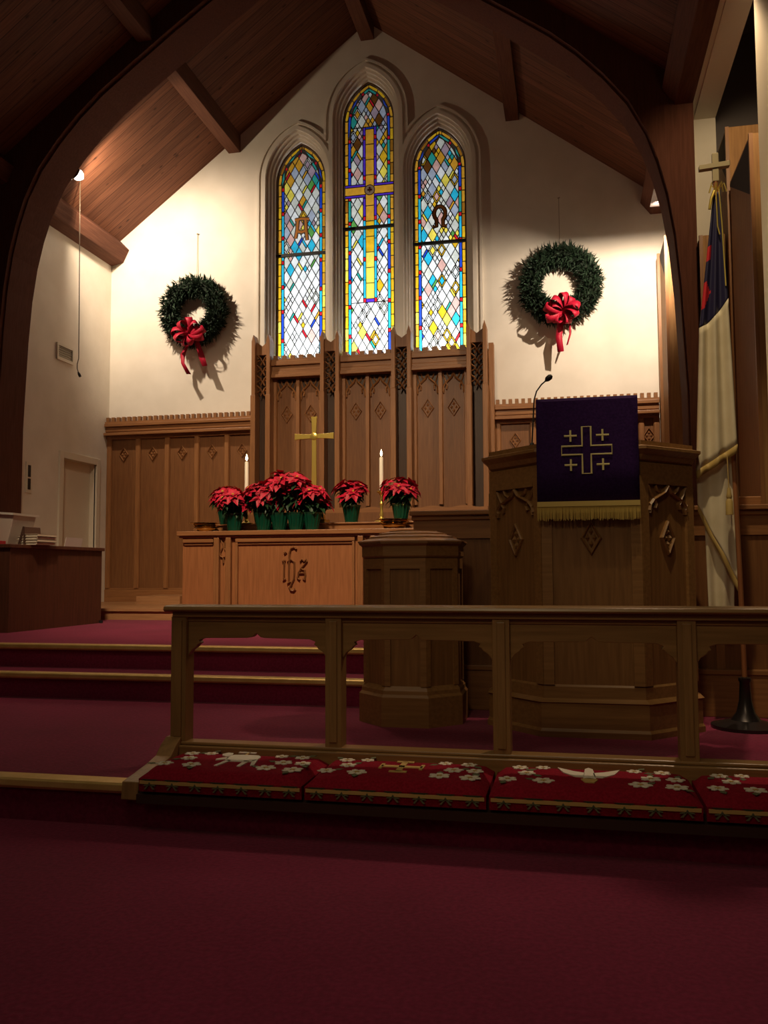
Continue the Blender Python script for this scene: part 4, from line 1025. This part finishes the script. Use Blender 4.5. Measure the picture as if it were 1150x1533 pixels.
ts = MB(); ts.tube([(.868, 5.085, 1.68), (.870, 5.08, 1.50)], .003, 6); ts.lathe([(.008, .0), (.012, -.03), (.016, -.05), (.012, -.06), (.019, -.075), (.021, -.15), (.001, -.15)], 14, (.870, 5.078, 1.50)); obj('tassel', ts, FRNG, t, smooth=True)

# ------------------------------------------------------------------ communion rail
RYc = 3.74
t = thing('communion_rail', 'long oak communion rail with four posts behind the kneeling cushions', 'rail', (-1.7, RYc, Z1))
PX = [-1.765, -1.03, -.295, .455, 1.20, 1.94]
obj('handrail', MB().prism([(RYc - .075, .868), (RYc - .085, .876), (RYc - .08, .890), (RYc - .06, .896), (RYc + .07, .896), (RYc + .085, .885), (RYc + .075, .868)], PX[0] - .06, 2.1, 'YZ'), OAKR, t, bevel=.003)
obj('rail_moulding', MB().box(PX[0] - .03, 2.0, RYc - .052, RYc + .05, .842, .868).box(PX[0] - .02, 2.0, RYc - .03, RYc + .03, .822, .842), OAKR, t, bevel=.004)
for i, x in enumerate(PX[:-1]):
    p = obj('post', MB().box(x - .037, x + .037, RYc - .045, RYc + .045, Z1, .845).prism([(x - .018, .3), (x + .018, .3), (x + .018, .83), (x - .018, .83)], RYc - .052, RYc - .045, 'XZ'), OAKP, t, bevel=.006)
    a, b = x + .037, PX[i + 1] - .037; c = (a + b) / 2; zt = .825; zu = .748
    poly = [(a, zt), (b, zt), (b, .665), (b - .018, .690), (b - .040, .705), (b - .047, .716), (b - .060, .722), (b - .052, .735), (b - .08, .745), (c + .045, zu), (c + .02, zu + .004), (c, zu + .022), (c - .02, zu + .004), (c - .045, zu), (a + .08, .745), (a + .052, .735), (a + .060, .722), (a + .047, .716), (a + .040, .705), (a + .018, .690), (a, .665)]
    obj('arched_frieze', MB().prism(poly, RYc - .022, RYc + .022, 'XZ'), OAKR, t, bevel=.004)
obj('bottom_rail', MB().box(PX[0] - .03, 2.0, RYc - .07, RYc + .04, Z1, .265).box(PX[0] - .03, 2.0, RYc - .05, RYc + .03, .265, .28), OAKR, t, bevel=.005)
br_ = [(RYc + .05, Z1), (RYc + .05, .30), (RYc - .05, .30), (RYc - .10, .275), (RYc - .15, .235), (RYc - .25, .215), (RYc - .36, .20), (RYc - .44, .19), (RYc - .45, .12), (RYc - .43, Z1 - .055), (RYc - .38, Z1 - .055), (RYc - .38, Z1)]
obj('end_bracket', MB().prism(br_, PX[0] - .055, PX[0] + .02, 'YZ'), OAKP, t, bevel=.006)
t = thing('kneeler_platform', 'dark oak board carrying the red kneeling cushions', 'kneeler', (-.5, 3.45, Z1))
obj('kneeler_board', MB().box(PX[0] + .025, 2.0, 3.30, 3.668, Z1 - .025, Z1 + .012).box(PX[0] + .025, 2.0, 3.27, 3.305, Z1 - .055, Z1 - .02), mat('kneeler_dark', (.05, .02, .012), .7), t)

CB = [-1.735, -1.034, -.318, .447, 1.165]
def motif_flower(mb, x, y, z, r, mi, rnd):
    a0 = rnd.uniform(0, 1)
    for k in range(6):
        a = a0 + k * PI / 3; c = (x + r * .62 * math.cos(a), y + r * .62 * math.sin(a))
        pts = [(c[0] + r * .40 * math.cos(a + q) * (1 if abs(math.cos(q)) > .5 else .6), c[1] + r * .40 * math.sin(a + q) * (1 if abs(math.cos(q)) > .5 else .6)) for q in (0, 1, 2.1, PI, 4.2, 5.2)]
        mb.prism(pts, z, z + .003, 'XY', mi)
    mb.prism([(x + r * .26 * math.cos(q), y + r * .26 * math.sin(q)) for q in (0, 1.2, 2.4, 3.7, 5)], z, z + .004, 'XY', 3)
def cushion(i, label, motif):
    x0, x1 = CB[i] + .006, CB[i + 1] - .006; rnd = random.Random(i + 3); y0, y1 = 3.268, 3.662; z0, z1 = Z1 + .012, .252
    t = thing('kneeling_cushion', label, 'cushion', ((x0 + x1) / 2, 3.46, z0), 'needlepoint cushions on the kneeler')
    # body: rounded pillow
    m_ = MB(); nx, ny = 20, 14; vs = []
    def hgt(u, v_):
        e = 1 - (abs(2 * u - 1)) ** 14; f = 1 - (abs(2 * v_ - 1)) ** 6; return z0 + (z1 - z0) * (.45 + .55 * max(0, e) ** .5 * max(0, f) ** .5)
    for j in range(ny + 1):
        for k in range(nx + 1):
            u, v_ = k / nx, j / ny; vs.append((x0 + (x1 - x0) * u, y0 + (y1 - y0) * v_, hgt(u, v_)))
    nb = len(vs)
    for j in range(ny + 1):
        for k in range(nx + 1): vs.append((x0 + (x1 - x0) * k / nx, y0 + (y1 - y0) * j / ny + (.006 if j == 0 else 0), z0 - (.0 if j else .02)))
    fs = []
    I = lambda j, k: j * (nx + 1) + k
    for j in range(ny):
        for k in range(nx): fs += [(I(j, k), I(j, k + 1), I(j + 1, k + 1), I(j + 1, k)), (nb + I(j, k), nb + I(j + 1, k), nb + I(j + 1, k + 1), nb + I(j, k + 1))]
    for k in range(nx): fs += [(I(0, k), nb + I(0, k), nb + I(0, k + 1), I(0, k + 1)), (I(ny, k), I(ny, k + 1), nb + I(ny, k + 1), nb + I(ny, k))]
    for j in range(ny): fs += [(I(j, 0), I(j + 1, 0), nb + I(j + 1, 0), nb + I(j, 0)), (I(j, nx), nb + I(j, nx), nb + I(j + 1, nx), I(j + 1, nx))]
    m_.add(vs, fs); obj('cushion_body', m_, CUSH, t, smooth=True)
    # border on the front face
    yf = y0 - .001; zb_ = .187; zs_ = lambda z: z
    b = MB()
    b.prism([(x0 + .006, .194), (x1 - .006, .194), (x1 - .006, .207), (x0 + .006, .207)], yf - .003, yf + .004, 'XZ', 3)
    n = 7
    for k in range(n):
        xx = x0 + (x1 - x0) * (k + .5) / n; q = .019
        b.prism([(xx - .036, .213), (xx + .036, .213), (xx + .022, .207), (xx - .022, .207)], yf - .002, yf + .006, 'XZ', 0)
        for s in (-1, 1):
            b.prism([(xx - .003, .196), (xx + .003, .196), (xx + s * q + .004, .174), (xx + s * q - .004, .174)], yf - .005, yf + .002, 'XZ', 1)
            b.prism([(xx + s * .004, .194), (xx + s * .024, .190), (xx + s * .026, .187), (xx + s * .004, .189)], yf - .005, yf + .002, 'XZ', 1)
        b.prism([(xx - .005, .196), (xx + .005, .196), (xx, .203)], yf - .005, yf + .002, 'XZ', 1)
    obj('needlepoint_border', b, [CDARK, CGRN, CWHT, CGLD], t)
    W_ = x1 - x0
    zt = lambda x, y: hgt((x - x0) / W_, (y - y0) / (y1 - y0)) + .0005
    for (u, v_, r) in ((.08, .30, .038), (.17, .56, .036), (.13, .80, .034), (.26, .28, .042), (.25, .84, .030), (.73, .28, .044), (.79, .54, .040), (.86, .82, .034), (.91, .55, .036), (.90, .26, .044), (.72, .84, .030)):
        f = MB(); x, y = x0 + u * W_, y0 + v_ * (y1 - y0); motif_flower(f, x, y, zt(x, y), r, 2, rnd)
        a = rnd.uniform(0, 6); f.prism([(x + .03 * math.cos(a), y + .03 * math.sin(a)), (x + .055 * math.cos(a + .25), y + .055 * math.sin(a + .25)), (x + .075 * math.cos(a), y + .075 * math.sin(a)), (x + .055 * math.cos(a - .25), y + .055 * math.sin(a - .25))], zt(x, y), zt(x, y) + .002, 'XY', 1)
        obj('embroidered_flower', f, [CDARK, CGRN, CWHT, CGLD], t)
    c = MB(); mx2 = (x0 + x1) / 2 - .01; my = 3.50; z = zt(mx2, my) - .0005
    if motif == 'lamb':
        M = lambda pts, mi=2: c.prism([(mx2 + a_ * 1.05, my - .02 + b_ * 2.2) for a_, b_ in pts], z, z + .004, 'XY', mi)
        M([(-.055, .028), (-.045, .045), (.0, .050), (.06, .048), (.078, .035), (.080, .008), (.065, -.006), (-.03, -.008), (-.052, .004)])
        M([(-.050, .040), (-.062, .060), (-.085, .062), (-.100, .048), (-.090, .036), (-.062, .030)])
        M([(-.045, .010), (-.085, -.004), (-.090, .006), (-.050, .026)]); M([(-.040, .0), (-.052, -.048), (-.036, -.048), (-.018, .0)])
        M([(.035, .0), (.040, -.046), (.056, -.046), (.060, .0)]); M([(.064, .006), (.088, -.036), (.102, -.032), (.082, .014)])
        M([(-.004, .048), (-.002, .076), (.006, .076), (.006, .048)], 3); M([(-.045, .066), (.030, .066), (.030, .074), (-.045, .074)], 2)
    elif motif == 'cross':
        for a0, a1, b0, b1 in ((-.012, .012, -.085, .085), (-.085, .085, -.014, .014), (-.036, .036, .075, .095), (-.036, .036, -.095, -.075), (-.09, -.076, -.04, .04), (.076, .09, -.04, .04)):
            c.box(mx2 + a0, mx2 + a1, my + b0, my + b1, z, z + .004, 3)
    elif motif == 'dove':
        M = lambda pts, mi=2: c.prism([(mx2 + a_ * 1.15, my - .02 + b_ * 1.6) for a_, b_ in pts], z, z + .004, 'XY', mi)
        M([(-.012, .07), (0, .085), (.014, .07), (.018, .03), (.022, -.03), (-.02, -.03), (-.016, .03)])
        for s in (-1, 1): M([(s * .014, .03), (s * .05, .042), (s * .105, .075), (s * .085, .025), (s * .045, -.012), (s * .018, -.012)])
        M([(-.028, -.035), (-.015, -.065), (.015, -.065), (.028, -.035), (.0, -.022)], 3)
    else: motif_flower(c, mx2, my, z, .05, 2, rnd)
    obj('embroidered_' + motif, c, [CDARK, CGRN, CWHT, CGLD], t)
cushion(0, 'red needlepoint cushion with a white lamb', 'lamb')
cushion(1, 'red needlepoint cushion with a gold cross', 'cross')
cushion(2, 'red needlepoint cushion with a white dove', 'dove')
cushion(3, 'red needlepoint cushion at the right edge of the photo', 'rose')

# ------------------------------------------------------------------ organ console at the left
t = thing('organ_console', 'dark brown wooden organ console back at the left, papers on top', 'console', (-5.4, 7.8, Z2))
obj('console_body', MB().prism([(-6.4, 7.0), (-5.02, 7.0), (-4.98, 8.52), (-6.4, 8.52)], Z2, 1.275, 'XY'), DESK, t)
obj('console_top', MB().prism([(-6.42, 6.97), (-4.99, 6.97), (-4.95, 8.53), (-6.42, 8.53)], 1.275, 1.31, 'XY'), DESK, t, bevel=.005)
obj('caster', MB().lathe([(.02, 0), (.02, .03)], 12, (-4.965, 8.50, Z2)), BLACK, t)
zt = 1.31
t = thing('document_box', 'pale translucent box leaning at the left edge on the console', 'box', (-5.35, 7.4, zt))
obj('box_body', MB().prism([(-5.62, zt), (-5.20, zt), (-5.13, zt + .29), (-5.60, zt + .32)], 7.2, 7.55, 'XZ'), PLASTIC, t, bevel=.008)
obj('box_lid', MB().prism([(-5.64, zt + .315), (-5.12, zt + .28), (-5.115, zt + .30), (-5.64, zt + .335)], 7.17, 7.58, 'XZ'), PAPER, t)
tag(obj('book', MB().box(-5.55, -5.18, 7.02, 7.16, zt, zt + .035), BOOKR, bevel=.003), 'small red book in front of the pale box on the console', 'book')
tag(obj('music_book', MB().prism([(-5.12, zt), (-5.09, zt), (-5.05, zt + .17), (-5.07, zt + .175)], 7.25, 7.5, 'XZ').prism([(-5.06, zt), (-5.035, zt), (-5.05, zt + .17), (-5.06, zt + .175)], 7.25, 7.5, 'XZ'), mat('book_brown', (.10, .05, .035), .6)), 'dark folded book standing upright beside the pale box', 'book')
for k in range(4):
    z = zt + k * .026; w_ = (0, .02, .01, .03)[k]
    t = thing('hymn_book', ('lowest', 'second', 'third', 'top')[k] + ' cream book of the pile on the console', 'book', (-4.95, 7.5, z), 'pile of books on the console')
    a, b = -5.02 + w_, -4.80 + w_ * .5
    a -= .12; b -= .12
    obj('pages', MB().box(a + .005, b - .005, 7.26, 7.54, z + .003, z + .022), PAPER, t)
    obj('cover', MB().box(a, b, 7.25, 7.55, z, z + .003).box(a, b, 7.25, 7.55, z + .022, z + .025).box(b - .004, b, 7.25, 7.55, z, z + .025), mat('cream_cover', (.68, .58, .42), .6), t)
tag(obj('paper_sheet', MB().prism([(-4.98, zt + .0), (-4.975, zt + .0), (-4.955, zt + .09), (-4.96, zt + .09)], 7.8, 8.1, 'XZ'), PAPER), 'upright pale card behind the pile of books', 'card')
